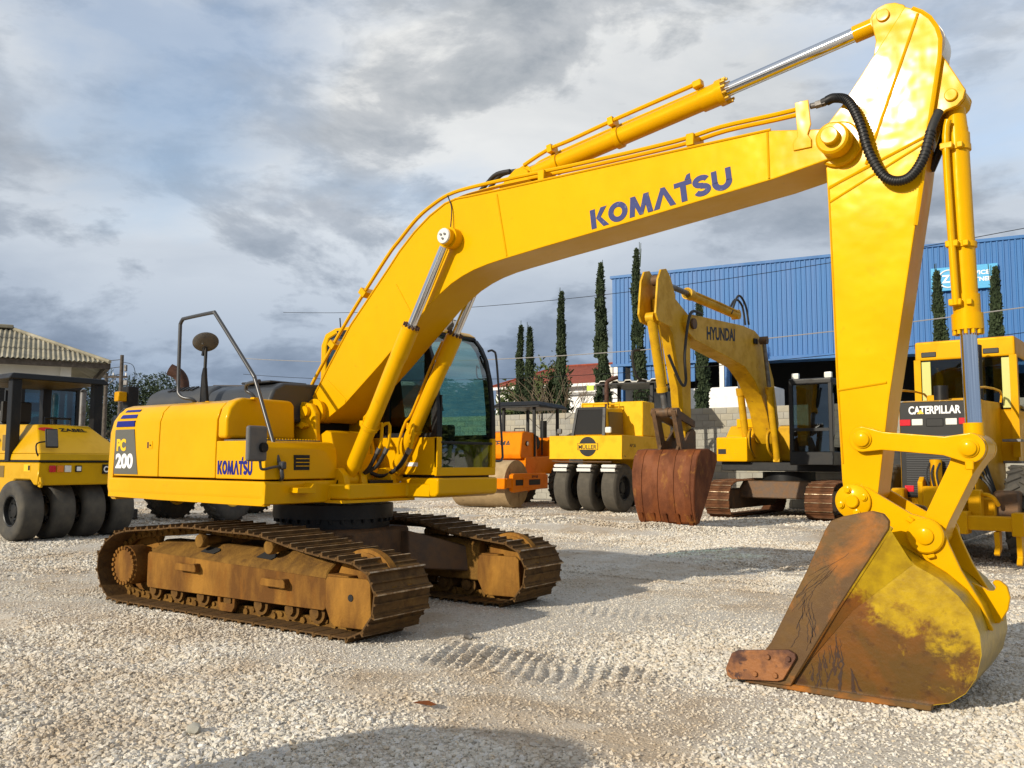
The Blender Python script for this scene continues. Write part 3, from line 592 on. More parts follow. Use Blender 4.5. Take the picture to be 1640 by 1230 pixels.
MB().tube([(1.12, -.237, 3.28), (1.36, -.237, 2.93)], .005, 6).build('weld_seam', Y, boom)
for y0, y1, mt in ((-.37, -.225, Y),): 
    b = MB().lathe([(.115, 0), (.115, .11), (.10, .125), (.045, .127)], (5.49, -.235, 3.80), (0, -1, 0), 32); b.build('tip_boss', Y, boom)
MB().lathe([(.062, .0), (.062, .05), (.055, .058), (.0001, .058)], (5.49, -.36, 3.80), (0, -1, 0), 24).build('tip_pin', Y, boom)
MB().lathe([(.115, 0), (.115, .11), (.10, .125), (.0001, .127)], (5.49, .235, 3.80), (0, 1, 0), 32).build('tip_boss', Y, boom)
MB().lathe([(.14, 0), (.14, .02), (.12, .03), (.12, .20), (.0001, .20)], (0, -.31, 2.02), (0, 1, 0), 24).build('foot_boss', Y, boom)
logo('lettering', NAVY, boom, (3.435, -.2355, 3.485), (1.275, 0, .135), (-.02, 0, .175), .166, 1.285, .003)
# pipes along the boom
def on_top(dx, dz, y, pts): return [(x+dx, y, z+dz) for x, z in pts]
TOP = [(-.25, 2.02), (-.22, 2.20), (-.17, 2.30), (-.02, 2.50), (.40, 3.0), (.95, 3.58), (1.16, 3.76), (1.38, 3.93), (1.58, 4.03), (1.80, 4.10), (2.1, 4.12)]
for y, x_end in ((-.20, 0), (-.10, 0)):
    MB().tube(on_top(-.02 if y < -.15 else .04, .0 if y < -.15 else -.02, y, TOP)+[(2.6, y, 4.115), (3.3, y, 4.10), (4.2, y, 4.10), (4.6, y, 4.13), (5.0, y, 4.125), (5.22, y, 4.125)], .019, 8, 4).build('oil_pipe', Y, boom)
for y in (.0, .10):
    MB().tube(on_top(.0, 0, y, TOP[:9])+[(1.80, y, 4.10), (2.0, y, 4.13)], .019, 8, 4).build('oil_pipe', Y, boom)
for x, z in ((.16, 2.74), (.62, 3.255), (2.9, 4.065), (4.35, 4.075)):
    a = .85 if x < 2 else 0; MB().box((x, -.14, z), (.07, .20, .10), (0, -a, 0), .006).build('pipe_clamp', Y, boom)
MB().prism([(5.18, 3.80), (5.18, 3.86), (5.215, 3.90), (5.20, 4.16), (5.30, 4.16), (5.315, 3.97), (5.29, 3.90), (5.315, 3.86), (5.315, 3.80)], -.25, -.236, 'y', .004).build('hose_bracket', Y, boom)
MB().cyl((5.34, -.20, 4.125), (5.41, -.20, 4.13), .03, n=6).cyl((5.30, -.20, 4.125), (5.34, -.20, 4.125), .022, n=10).build('hose_fitting', STEEL, boom)
for y, dz in ((.0, .0), (.10, .03)):
    MB().tube([(2.0, y, 4.13), (2.12, y-.02, 4.20+dz), (2.25, y-.05, 4.25+dz), (2.42, y-.06, 4.245+dz)], .022, 10, 5).build('black_hose', BLK, boom)
MB().tube([(1.78, -.2, 4.06), (1.80, -.24, 4.07), (1.86, -.25, 3.93), (1.87, -.28, 3.70)], .006, 6, 5).build('grease_line', BLKP, boom)
# -- arm cylinder on the boom back
lug = [(2.25, 4.0), (2.42, 4.16), (2.52, 4.23), (2.60, 4.235), (2.67, 4.19), (2.68, 4.10), (2.85, 4.0)]
for y in (-.12, .09): MB().prism(lug, y, y+.03, 'y', .006).build('cylinder_lug', Y, boom)
A0, A1 = Vector((2.60, 0, 4.175)), Vector((5.79, 0, 4.71)); ad = (A1-A0).normalized()
ac = MB().cyl(A0-Vector((0, .085, 0)), A0+Vector((0, .085, 0)), .085, n=24).cyl(A0+ad*.05, A0+ad*1.95, .082, n=28).cyl(A0+ad*1.78, A0+ad*1.93, .094, n=28).cyl(A0+ad*1.93, A0+ad*1.985, .108, n=28)
acyl = ac.build('arm_cylinder', Y, EX)
bl = MB()
for k in range(12):
    a = 2*math.pi*k/12; q = ad.to_track_quat('Z', 'Y').to_matrix(); o = q @ Vector((.095*math.cos(a), .095*math.sin(a), 0)); bl.cyl(A0+ad*1.98+o, A0+ad*2.02+o, .013, n=6)
bl.build('gland_bolts', YD, acyl)
MB().cyl(A0+ad*1.985, A1-ad*.20, .053, n=24).build('piston_rod', CHROME, acyl)
MB().cyl(A1-ad*.22, A1-ad*.05, .063, n=24).cyl(A1-Vector((0, .07, 0)), A1+Vector((0, .07, 0)), .085, n=24).build('rod_eye', Y, acyl)
pn = Vector((-ad.z, 0, ad.x))
MB().tube([A0+ad*.02+pn*.08+Vector((0, -.09, 0)), A0+ad*.30+pn*.125+Vector((0, -.09, 0)), A0+ad*.55+pn*.12+Vector((0, -.09, 0)), A0+ad*1.0+pn*.125+Vector((0, -.09, 0)), A0+ad*1.82+pn*.115+Vector((0, -.09, 0))], .019, 8, 3).build('oil_pipe', Y, acyl)
MB().tube([A0+ad*.05+pn*.09+Vector((0, .05, 0)), A0+ad*.30+pn*.125+Vector((0, .05, 0)), A0+ad*1.82+pn*.115+Vector((0, .05, 0))], .019, 8, 3).build('oil_pipe', Y, acyl)
MB().box(A0+ad*1.80+pn*.11+Vector((0, -.08, 0)), (.08, .07, .06), (0, -.17, 0), .008).build('pipe_flange', Y, acyl)
MB().lathe([(.09, -.03), (.098, -.025), (.098, .025), (.09, .03)], A0+ad*.98, ad, 24).box(A0+ad*.98+pn*.12+Vector((0, -.06, 0)), (.05, .12, .07), (0, -.17, 0)).build('pipe_clamp', Y, acyl)
MB().lathe([(.09, -.03), (.098, -.025), (.098, .025), (.09, .03)], A0+ad*.33, ad, 24).box(A0+ad*.33+pn*.12+Vector((0, -.06, 0)), (.05, .12, .07), (0, -.17, 0)).build('pipe_clamp', Y, acyl)
# -- boom cylinders
def boom_cyl(y):
    b0, b1 = Vector((.57, y, 1.31)), Vector((1.89, y, 3.63)); d = (b1-b0).normalized(); n = Vector((-d.z, 0, d.x))
    b = MB().cyl(b0-Vector((0, .075, 0)), b0+Vector((0, .075, 0)), .085, n=20).cyl(b0+d*.04, b0+d*.16, .055, .078, n=28).cyl(b0+d*.16, b0+d*1.72, .078, n=32).cyl(b0+d*1.36, b0+d*1.375, .081, n=32).cyl(b0+d*1.40, b0+d*1.70, .088, n=32)
    c = b.build('boom_cylinder', Y, EX)
    g = MB(); q = d.to_track_quat('Z', 'Y').to_matrix()
    for k in range(12):
        a = 2*math.pi*k/12; o = q @ Vector((.075*math.cos(a), .075*math.sin(a), 0)); g.cyl(b0+d*1.715+o, b0+d*1.745+o, .012, n=6)
    g.build('gland_bolts', EXH, c)
    MB().cyl(b0+d*1.72, b1-d*.06, .045, n=24).build('piston_rod', CHROME, c)
    MB().cyl(b1-d*.10, b1-d*.03, .052, n=20).cyl(b1-Vector((0, .06, 0)), b1+Vector((0, .06, 0)), .082, n=28).build('rod_eye', Y, c)
    sg = 1 if y > 0 else -1
    if y < 0:
        MB().lathe([(.075, 0), (.075, .012), (.07, .018), (.0001, .018)], b1+Vector((0, sg*.06, 0)), (0, sg, 0), 24).build('pin_cap', CLR, c)
        for k in range(3):
            a = 2*math.pi*k/3+.5; MB().cyl(b1+Vector((.028*math.cos(a), sg*.075, .028*math.sin(a))), b1+Vector((.028*math.cos(a), sg*.092, .028*math.sin(a))), .012, n=6).build('cap_bolt', STEEL, c)
    MB().cyl(b1, b1-Vector((0, sg*.12, 0)), .10, n=28).build('boom_boss', Y, c)
    s = Vector((0, .02*(-sg), 0))
    MB().tube([b0+d*1.60+n*.10+s, b0+d*1.30+n*.115+s, b0+d*.75+n*.105+s, b0+d*.62+n*.13-Vector((0, sg*.03, 0)), b0+d*.42+n*.02+Vector((0, -sg*.13, 0)), b0+d*.30+Vector((.05, -sg*.13, 0))], .016, 8, 4).build('oil_pipe', Y, c)
    for k in (0, 1):
        px = .12+.0*k
        MB().tube([b0+d*.56+Vector((.02, -sg*(.07), .0)), b0+d*.60+Vector((.07+.05*k, -sg*(.10+.05*k), .05)), b0+d*.46+Vector((.13+.06*k, -sg*(.11+.05*k), 0)), b0+d*.36+Vector((.15+.06*k, -sg*(.11+.05*k), 0))], .017, 8, 4).build('elbow_pipe', Y, c)
        MB().cyl(b0+d*.37+Vector((.15+.06*k, -sg*(.11+.05*k), 0)), b0+d*.31+Vector((.145+.06*k, -sg*(.11+.05*k), 0)), .026, n=8).build('hose_fitting', STEEL, c)
        MB().tube([b0+d*.33+Vector((.145+.06*k, -sg*(.11+.05*k), 0)), b0+d*.16+Vector((.12+.05*k, -sg*(.12+.04*k), 0)), b0+Vector((.08, -sg*.14, .06)), b0+Vector((-.05, -sg*.16, .03)), b0+Vector((-.22, -sg*.18, .08))], .021, 10, 5).build('black_hose', BLK, c)
    MB().lathe([(.082, -.02), (.09, -.015), (.09, .015), (.082, .02)], b0+d*.60, d, 24).box(b0+d*.60+n*.10, (.05, .06, .05)).build('pipe_clamp', Y, c)
boom_cyl(-.33); boom_cyl(.33)
# -- arm
AO = [(5.39, 3.60), (5.40, 3.23), (5.42, 2.06), (5.44, 1.38), (5.455, 1.27), (5.50, 1.215), (5.57, 1.20), (5.64, 1.23), (5.68, 1.29), (5.77, 1.93), (5.98, 3.13), (6.03, 3.42), (6.08, 3.76), (6.17, 4.27), (6.18, 4.40), (6.16, 4.49), (6.12, 4.57), (6.07, 4.625), (6.01, 4.67), (5.96, 4.70), (5.83, 4.52), (5.51, 4.09), (5.41, 3.98), (5.38, 3.85), (5.385, 3.70)]
arm = MB().prism(AO, -.165, .165, 'y', .010, 2).build('arm', Y, EX, 30)
EARA = [(5.73, 4.69), (5.735, 4.63), (5.755, 4.52), (5.735, 4.40), (5.52, 4.10), (5.60, 4.10), (5.98, 4.67), (5.95, 4.73), (5.89, 4.765), (5.83, 4.775), (5.77, 4.76)]
for y in (-.135, .095): MB().prism(EARA, y, y+.04, 'y', .006).build('cylinder_ear', Y, arm)
MB().lathe([(.045, 0), (.045, .015), (.04, .02), (.0001, .02)], (5.81, -.135, 4.69), (0, -1, 0), 24).build('ear_pin', Y, arm)
for pts, r in (([(6.045, 4.62), (5.67, 3.62)], .011), ([(6.075, 3.74), (5.41, 3.50)], .011), ([(6.07, 3.70), (5.41, 3.39)], .009), ([(5.72, 3.62), (5.40, 3.49)], .009), ([(5.43, 2.02), (5.76, 2.06)], .010), ([(5.405, 3.5), (5.43, 2.05), (5.45, 1.5)], .007)):
    MB().tube([(x, -.166, z) for x, z in pts], r, 6).build('weld_rib', Y, arm)
MB().tube([(x, -.158, z) for x, z in AO[10:19]], .016, 6).build('edge_lip', Y, arm)
MB().lathe([(.165, 0), (.165, .03), (.15, .045), (.0001, .045)], (5.49, -.165, 3.80), (0, -1, 0), 32).build('arm_boss', Y, arm)
EARB = [(6.05, 3.68), (6.12, 3.86), (6.19, 3.905), (6.26, 3.92), (6.30, 3.96), (6.315, 4.02), (6.29, 4.07), (6.21, 4.24), (6.15, 4.36), (6.10, 4.30)]
for y in (-.125, .09): MB().prism(EARB, y, y+.035, 'y', .006).build('cylinder_ear', Y, arm)
MB().lathe([(.20, -.10), (.20, .10)], (6.0, 0, 4.41), (0, 1, 0), 32).build('arm_head', WHITE, arm)
MB().lathe([(.042, 0), (.042, .015), (.036, .02), (.0001, .02)], (6.225, -.125, 4.0), (0, -1, 0), 24).build('ear_pin', Y, arm)
MB().tube([(5.385, -.20, 4.13), (5.48, -.21, 4.14), (5.58, -.24, 4.08), (5.66, -.26, 3.90), (5.72, -.26, 3.66), (5.82, -.25, 3.47), (5.95, -.24, 3.44), (6.05, -.22, 3.56), (6.11, -.19, 3.78), (6.15, -.14, 3.90)], .030, 12, 10).build('black_hose', BLK, arm)
hr = MB(); hp = [(5.42, -.203, 4.135), (5.48, -.21, 4.14), (5.58, -.24, 4.08), (5.66, -.26, 3.90), (5.72, -.26, 3.66), (5.82, -.25, 3.47), (5.95, -.24, 3.44), (6.05, -.22, 3.56), (6.11, -.19, 3.78)]
HP = []
for i in range(len(hp)-1):
    a, b, c, d = [Vector(hp[max(0, min(len(hp)-1, k))]) for k in (i-1, i, i+1, i+2)]
    for k in range(9):
        u = k/9; HP.append(.5*((2*b)+(c-a)*u+(2*a-5*b+4*c-d)*u*u+(3*b-a-3*c+d)*u**3))
for a, b in zip(HP, HP[1:]): hr.cyl(a, a+(b-a).normalized()*.009, .0355, n=12)
hr.build('hose_coil', BLKP, arm)
MB().tube([(6.05, .05, 3.56), (6.11, .08, 3.72), (6.16, .08, 3.88)], .028, 10, 5).build('black_hose', BLK, arm)
# -- bucket cylinder
K0, K1 = Vector((6.225, 0, 4.0)), Vector((6.262, 0, 1.605)); kd = (K1-K0).normalized()
bc = MB().cyl(K0-Vector((0, .085, 0)), K0+Vector((0, .085, 0)), .085, n=24).cyl(K0+kd*.05, K0+kd*.20, .062, .072, n=28).cyl(K0+kd*.20, K0+kd*1.48, .074, n=32).cyl(K0+kd*.24, K0+kd*.34, .082, n=32).cyl(K0+kd*1.36, K0+kd*1.49, .085, n=32).cyl(K0+kd*1.49, K0+kd*1.60, .098, n=32)
bcyl = bc.build('bucket_cylinder', Y, EX)
MB().cyl(K0+kd*1.60, K1-kd*.08, .052, n=28).build('piston_rod', CHROME, bcyl)
MB().cyl(K1-kd*.17, K1-kd*.04, .064, n=24).cyl(K1-Vector((0, .075, 0)), K1+Vector((0, .075, 0)), .085, n=24).build('rod_eye', Y, bcyl)
g = MB()
for k in range(12):
    a = 2*math.pi*k/12; g.cyl(K0+kd*1.60+Vector((.085*math.cos(a), .085*math.sin(a), 0)), K0+kd*1.63+Vector((.085*math.cos(a), .085*math.sin(a), 0)), .013, n=6)
g.build('gland_bolts', Y, bcyl)
for dy, z0 in ((-.105, .16), (.085, .16)):
    MB().tube([K0+kd*z0+Vector((-.03, dy, 0)), K0+kd*.26+Vector((-.05, dy, 0)), K0+kd*.6+Vector((-.055, dy, 0)), K0+kd*1.44+Vector((-.045, dy-.01, 0))], .024, 10, 3).build('oil_pipe', Y, bcyl)
for z in (.34, 1.02, 1.42): MB().lathe([(.078, -.022), (.086, -.018), (.086, .018), (.078, .022)], K0+kd*z, kd, 24).box(K0+kd*z+Vector((-.05, -.105, 0)), (.08, .05, .045), None, .006).box(K0+kd*z+Vector((.03, -.09, 0)), (.035, .03, .04), None, .004).build('pipe_clamp', Y, bcyl)
# -- bucket linkage
def bar(name, p, q, r0, r1, t0, t1, y0, y1, par=EX, m=Y):
    p, q = Vector((p[0], p[1])), Vector((q[0], q[1])); d = (q-p).normalized(); n = Vector((-d.y, d.x)); pts = []
    for k in range(13): a = math.pi/2+math.pi*k/12; pts.append(p+d*(r0*math.cos(a))+n*(r0*math.sin(a)))
    m1, m2 = p+d*r0*1.5, q-d*r1*1.5; pts += [m1-n*t0, m2-n*t1]
    for k in range(13): a = -math.pi/2+math.pi*k/12; pts.append(q+d*(r1*math.cos(a))+n*(r1*math.sin(a)))
    pts += [m2+n*t1, m1+n*t0]
    return MB().prism([(v.x, v.y) for v in pts], y0, y1, 'y', .008, 2).build(name, m, par)
B1, B2, B3, BP = (5.605, 1.668), (6.262, 1.605), (5.99, 1.032), (5.535, 1.242)
for y in (-.235, .185):
    lkb = bar('side_link', B1, B2, .088, .098, .062, .062, y, y+.05)
    if y < 0:
        for (x, z) in (B1, B2):
            MB().lathe([(.062, 0), (.062, .012), (.05, .016), (.05, .03), (.044, .034), (.0001, .034)], (x, y, z), (0, -1, 0), 28).build('link_pin', Y, lkb)
        MB().box((6.265, y-.012, 1.495), (.05, .02, .06), None, .006).build('pin_lock', Y, lkb)
lk2 = bar('push_link', B2, B3, .10, .085, .078, .075, -.15, .15)
MB().cyl((B2[0], -.20, B2[1]), (B2[0], .25, B2[1]), .088, n=28).build('link_boss', Y, lk2); MB().cyl((B3[0], -.15, B3[1]), (B3[0], .15, B3[1]), .09, n=24).build('link_boss', Y, lk2)
MB().cyl((B1[0], -.20, B1[1]), (B1[0], .20, B1[1]), .06, n=20).build('arm_pin', Y, arm)
# -- bucket
def bucket(root, M=None, parts=True):
    """bucket in boom-plane coordinates (x forward, z up), mouth towards -x"""
    F = [(4.86, .012), (5.30, .0), (5.75, .0), (6.02, .012), (6.15, .05), (6.24, .12), (6.30, .22), (6.335, .36), (6.33, .48), (6.29, .60), (6.22, .70), (6.12, .79), (5.98, .87), (5.84, .96), (5.68, 1.04), (5.53, 1.09)]
    def half(x, z): return .58-.05*(x-5.0)/1.3
    t = bmesh.new(); R0 = []; th = .028
    for i, (x, z) in enumerate(F):
        a, b = F[max(i-1, 0)], F[min(i+1, len(F)-1)]; dx, dz = b[0]-a[0], b[1]-a[1]; l = math.hypot(dx, dz); n = (-dz/l*th, dx/l*th); h = half(x, z)
        R0.append([t.verts.new((x, -h, z)), t.verts.new((x, h, z)), t.verts.new((x+n[0], h, z+n[1])), t.verts.new((x+n[0], -h, z+n[1]))])
    for a, b in zip(R0, R0[1:]):
        for k in range(4): t.faces.new((a[k], a[(k+1) % 4], b[(k+1) % 4], b[k]))
    t.faces.new(R0[0][::-1]); t.faces.new(R0[-1]); bmesh.ops.recalc_face_normals(t, faces=t.faces)
    me = MB()._add(t).mesh('bucket', BUCKS, 40)
    bk = link('bucket', me, root)
    S = [(4.90, .012), (5.30, .004), (5.75, .004), (6.02, .016), (6.15, .054), (6.24, .124), (6.30, .224), (6.33, .36), (6.325, .48), (6.285, .60), (6.215, .70), (6.115, .79), (5.98, .87), (5.90, .95), (5.85, 1.06), (5.76, 1.13), (5.60, 1.10), (5.50, 1.06), (5.36, .80), (5.12, .30)]
    for s in (-1, 1):
        t = bmesh.new(); A = [t.verts.new((x, s*half(x, z)*1.0, z)) for x, z in S]; B = [t.verts.new((x, s*(half(x, z)-.03), z)) for x, z in S]; n = len(S)
        t.faces.new(A); t.faces.new(B[::-1])
        for k in range(n): t.faces.new((A[k], A[(k+1) % n], B[(k+1) % n], B[k]))
        bmesh.ops.triangulate(t, faces=[f for f in t.faces if len(f.verts) > 4]); bmesh.ops.recalc_face_normals(t, faces=t.faces)
        MB()._add(t).build('side_sheet', BUCKM, bk, 30)
        y0, y1 = (s*.575, s*.612)
        MB().prism([(4.89, .05), (5.07, .29), (5.33, .80), (5.455, 1.07), (5.49, 1.125), (5.56, 1.155), (5.66, 1.18), (5.75, 1.20), (5.82, 1.185), (5.855, 1.14), (5.85, 1.09), (5.50, .53), (5.25, .11), (5.20, .02), (4.89, .012)], y0, y1, 'y', .006).build('wear_plate', BPLATE, bk)
        MB().tube([(5.86, s*.585, 1.10), (5.50, s*.592, .53), (5.23, s*.592, .09)], .014, 8).build('plate_weld', BUCKM, bk)
        # folded stiffener behind the wear plate
        MB().faces([(5.85, s*.60, 1.10), (5.52, s*.598, .56), (5.24, s*.58, .10), (5.60, s*.5585, .55), (5.97, s*.5445, .87)], [(0, 1, 3, 4), (1, 2, 3)]).build('side_fold', BUCKM, bk)
        cu = MB().prism([(4.765, .03), (4.755, .08), (4.80, .19), (4.85, .215), (5.20, .262), (5.245, .24), (5.25, .215), (5.16, .062), (5.12, .045), (4.89, .022), (4.80, .012)], s*.612, s*.645, 'y', .008, 2).build('side_cutter', BCUT, bk)
        for x, z in ((5.06, .20), (5.20, .205), (4.97, .075), (5.11, .085)): MB().cyl((x, s*.645, z), (x, s*.662, z), .020, n=6, bevel=.003).build('bolt', BCUT, cu)
        bm_ = MB().prism([(4.87, -.006), (5.6, -.012), (6.06, .0), (6.06, .03), (4.9, .03)], s*.50, s*.60, 'y', .006); bm_.build('floor_edge', BPLATE, bk)
    for k in range(5):
        y = -.52+.26*k; MB().prism([(4.73, .005), (4.75, .03), (4.92, .075), (4.98, .03), (4.98, .0)], y-.04, y+.04, 'y', .006).build('tooth', RUSTD, bk)
    E_ = [(5.44, 1.22), (5.435, 1.29), (5.48, 1.345), (5.55, 1.355), (5.63, 1.335), (5.72, 1.28), (5.90, 1.17), (5.99, 1.145), (6.06, 1.12), (6.10, 1.06), (6.125, .98), (6.19, .82), (6.30, .62), (6.36, .46), (6.33, .46), (6.29, .60), (6.22, .70), (6.10, .80), (5.95, .89), (5.72, 1.02), (5.60, 1.09), (5.50, 1.13)]
    for s in (-1, 1):
        y0 = s*.235 if s < 0 else .195; e = MB().prism(E_, y0, y0+.04, 'y', .006, 1).build('pin_ear', Y, bk)
        yo = -.235 if s < 0 else .235
        MB().lathe([(.118, 0), (.118, .022), (.108, .03), (.0001, .03)], (BP[0], yo, BP[1]), (0, s, 0), 32).build('pin_flange', Y, e)
        MB().lathe([(.045, 0), (.045, .02), (.038, .026), (.0001, .026)], (BP[0], yo+s*.03, BP[1]), (0, s, 0), 24).build('pin', Y, e)
        for k in range(4):
            a = R_(20+90*k); MB().lathe([(.024, 0), (.024, .014), (.016, .016), (.016, .024), (.0001, .024)], (BP[0]+.082*math.cos(a), yo+s*.028, BP[1]+.082*math.sin(a)), (0, s, 0), 14).build('flange_bolt', Y, e)
        MB().lathe([(.115, 0), (.115, .03), (.105, .04), (.055, .042), (.055, .056), (.048, .06), (.0001, .06)], (B3[0], yo, B3[1]), (0, s, 0), 32).build('pin_boss', Y, e)
        MB().box((B3[0]-.09, yo+s*.02, B3[1]+.10), (.045, .03, .035), (0, .6, 0), .006).build('pin_lock', Y, e)
        MB().box((B3[0]+.03, yo+s*.02, B3[1]-.13), (.05, .03, .025), (0, -.3, 0), .006).build('pin_lock', Y, e)
    MB().cyl((BP[0], -.2, BP[1]), (BP[0], .2, BP[1]), .075, n=20).build('pin_tube', Y, bk); MB().cyl((B3[0], -.2, B3[1]), (B3[0], .2, B3[1]), .055, n=20).build('pin_tube', Y, bk)
    hk = arc(6.335, .70, .065, .065, 200, 40, 10)
    MB().prism([(6.20, .72), (6.285, .685), (6.30, .672), (6.335, .675), (6.345, .70), (6.325, .725), (6.335, .745), (6.37, .745), (6.41, .71), (6.425, .64), (6.41, .56), (6.36, .47), (6.30, .46), (6.25, .60)], .03, .07, 'y', .006).build('lifting_hook', Y, bk)
    return bk
bk = bucket(EX)
def streaks(seed, n, x0, x1, ztop, zlo, zhi, y, w0, w1, par, lean=.0, fan=1.0):
    r = random.Random(seed); b = MB()
    def run(x, z, z1, wv, depth):
        pts = []; drift = r.uniform(-.25, .25)+lean
        while z > z1:
            if y == -.6135 and not (5.09+(z-.29)*.494 < x < 5.22+(z-.11)*.612): break
            pts.append((x, z)); dz = r.uniform(.008, .022); z -= dz; x += dz*(drift+r.uniform(-.9, .9)*.55)
            if r.random() < .06: drift = r.uniform(-.5, .5)+lean
            if depth and r.random() < .05: run(x, z, z-r.uniform(.05, .16), wv*.8, depth-1)
        if len(pts) < 3: return
        vs = []
        for i, (px, pz) in enumerate(pts):
            u = i/len(pts); ww = wv*(.45+fan*u*u)*r.uniform(.6, 1.25)*(1 if u < .93 else .4); yv = y(px, pz) if callable(y) else y; vs += [(px-ww, yv, pz), (px+ww, yv, pz)]
        b.faces(vs, [(2*i, 2*i+1, 2*i+3, 2*i+2) for i in range(len(pts)-1)])
    for k in range(n):
        x = x0+(x1-x0)*r.random(); run(x, ztop(x)+r.uniform(-.08, .02), r.uniform(zlo, zhi), r.uniform(w0, w1), 2)
    return b.build('oil_stain', STREAK, par)
ysh = lambda x, z: -(.58-.05*(x-5.0)/1.3)-.0015
streaks(3, 9, 5.40, 5.62, lambda x: .12+(x-5.24)*1.02, .06, .26, ysh, .0025, .006, bk, 0, 1.6)
streaks(5, 7, 5.28, 5.44, lambda x: .13+(x-5.24)*.95, .06, .16, ysh, .002, .005, bk, 0, 1.4)
streaks(8, 4, 5.50, 5.63, lambda x: .20, .015, .07, ysh, .006, .011, bk, 0, 1.2)
streaks(11, 6, 5.24, 5.40, lambda x: .66, .24, .40, -.6135, .002, .004, bk, -.15, .8)
streaks(14, 4, 5.40, 5.66, lambda x: .30+(x-5.0)*1.1, .42, .55, -.6135, .002, .0035, bk, -1.0, .4)
streaks(17, 3, 5.40, 5.62, lambda x: .86, .72, .78, -.6135, .002, .004, bk, -2.0, .4)
# -- cab
cab = MB(); CY0, CY1 = .355, 1.355
cab.prism([(-.66, 1.355), (1.165, 1.355), (1.172, 1.755), (-.66, 1.755)], CY0, CY0+.03, 'y', .01, 2)
cab.prism([(-.66, 1.355), (1.165, 1.355), (1.172, 1.755), (-.66, 1.755)], CY1-.03, CY1, 'y', .01, 2)
cab.b2(1.13, 1.172, CY0, CY1, 1.345, 1.435, .008); cab.b2(1.13, 1.174, CY0, .432, 1.43, 1.755, .006); cab.b2(1.13, 1.174, 1.285, CY1, 1.43, 1.755, .006)
cab.b2(-.69, -.655, CY0, CY1, 1.355, 1.80, .01)
cab.prism([(-.69, 1.80), (-.69, 2.86), (-.62, 2.99), (-.45, 3.045), (-.15, 3.045), (-.15, 2.98), (-.44, 2.975), (-.56, 2.93), (-.60, 2.84), (-.60, 1.80)], CY0+.005, CY0+.07, 'y', .01)
cab.prism([(-.69, 1.80), (-.69, 2.86), (-.62, 2.99), (-.45, 3.045), (-.15, 3.045), (-.15, 2.98), (-.44, 2.975), (-.56, 2.93), (-.60, 2.84), (-.60, 1.80)], CY1-.07, CY1-.005, 'y', .01)
cb_ = cab.build('cab', Y, EX)
MB().prism([(-.60, 2.95), (-.45, 3.045), (.55, 3.035), (.80, 2.985), (.90, 2.93), (.80, 2.925), (.5, 2.965), (-.42, 2.985)], CY0+.03, CY1-.03, 'y', .012, 2).build('roof', Y, cb_)
MB().prism([(-.66, 1.14), (1.16, 1.125), (1.20, 1.16), (1.20, 1.325), (-.66, 1.325)], CY0-.01, CY1+.005, 'y', .03, 3).build('cab_sill', Y, cb_)
MB().b2(-.60, 1.12, CY0+.04, CY1-.06, 1.31, 1.37).build('cab_mount', BLKP, cb_)
PIL = [(1.174, 1.755), (1.165, 2.05), (1.125, 2.40), (1.06, 2.65), (.985, 2.80), (.90, 2.90), (.76, 2.96), (.50, 2.99)]
def pillar(y0, y1, w_):
    inn = [(x-w_*(1.0 if z < 2.7 else .7), z-(0 if z < 2.7 else .05)) for x, z in PIL]
    return MB().prism(PIL+inn[::-1], y0, y1, 'y', .008)
fr = pillar(CY0, CY0+.06, .085).build('front_pillar', BLKP, cb_); pillar(CY1-.065, CY1, .10).build('front_pillar', BLKP, cb_)
sf = MB().prism([(.50, 2.99), (.52, 2.93), (-.40, 2.955), (-.42, 3.01)], CY0+.0, CY0+.05, 'y').prism([(.50, 2.99), (.52, 2.93), (-.40, 2.955), (-.42, 3.01)], CY1-.05, CY1, 'y')
sf.b2(-.60, 1.10, CY0+.002, CY0+.045, 1.752, 1.80).b2(.40, .46, CY0+.002, CY0+.04, 1.79, 2.94).b2(-.60, 1.10, CY1-.045, CY1-.002, 1.752, 1.80).b2(.10, .18, CY1-.05, CY1-.002, 1.80, 2.95)
sf.b2(.82, .90, CY0+.03, CY1-.03, 2.885, 2.925, .01); sf.build('window_frame', BLKP, cb_)
MB().b2(1.11, 1.178, CY0+.06, CY1-.07, 1.685, 1.712, .005).b2(1.10, 1.165, CY0+.062, CY0+.082, 1.43, 2.2).build('windscreen_bar', BLKP, cb_)
MB().prism([(1.125, 1.435), (1.140, 1.435), (1.142, 1.69), (1.127, 1.69)], CY0+.07, CY1-.07, 'y').build('lower_windscreen', GLASS, cb_)
ws = [(1.152, 1.71), (1.146, 2.05), (1.106, 2.40), (1.042, 2.65), (.965, 2.80), (.885, 2.89)]
MB().prism(ws+[(x-.008, z) for x, z in ws[::-1]], CY0+.06, CY1-.066, 'y').build('windscreen', GLASS, cb_)
MB().prism([(-.60, 1.80), (1.08, 1.80), (1.07, 2.1), (1.03, 2.4), (.96, 2.65), (.86, 2.82), (.7, 2.92), (-.58, 2.96)], CY0+.018, CY0+.026, 'y').build('side_window', GLASSD, cb_)
MB().prism([(-.60, 1.80), (1.08, 1.80), (1.07, 2.1), (1.03, 2.4), (.96, 2.65), (.86, 2.82), (.7, 2.92), (-.58, 2.96)], CY1-.026, CY1-.018, 'y').build('side_window', GLASS, cb_)
MB().b2(-.655, -.645, CY0+.07, CY1-.07, 1.85, 2.90).build('rear_window', GLASS, cb_)
MB().prism([(-.05, 1.40), (-.05, 1.80), (.50, 1.80), (.52, 1.74), (.20, 1.66), (.20, 1.40)], .62, 1.10, 'y', .03, 2).prism([(-.16, 1.80), (-.26, 2.45), (-.18, 2.55), (-.08, 2.50), (.04, 1.82)], .62, 1.10, 'y', .03, 2).build('seat', BLK, cb_)
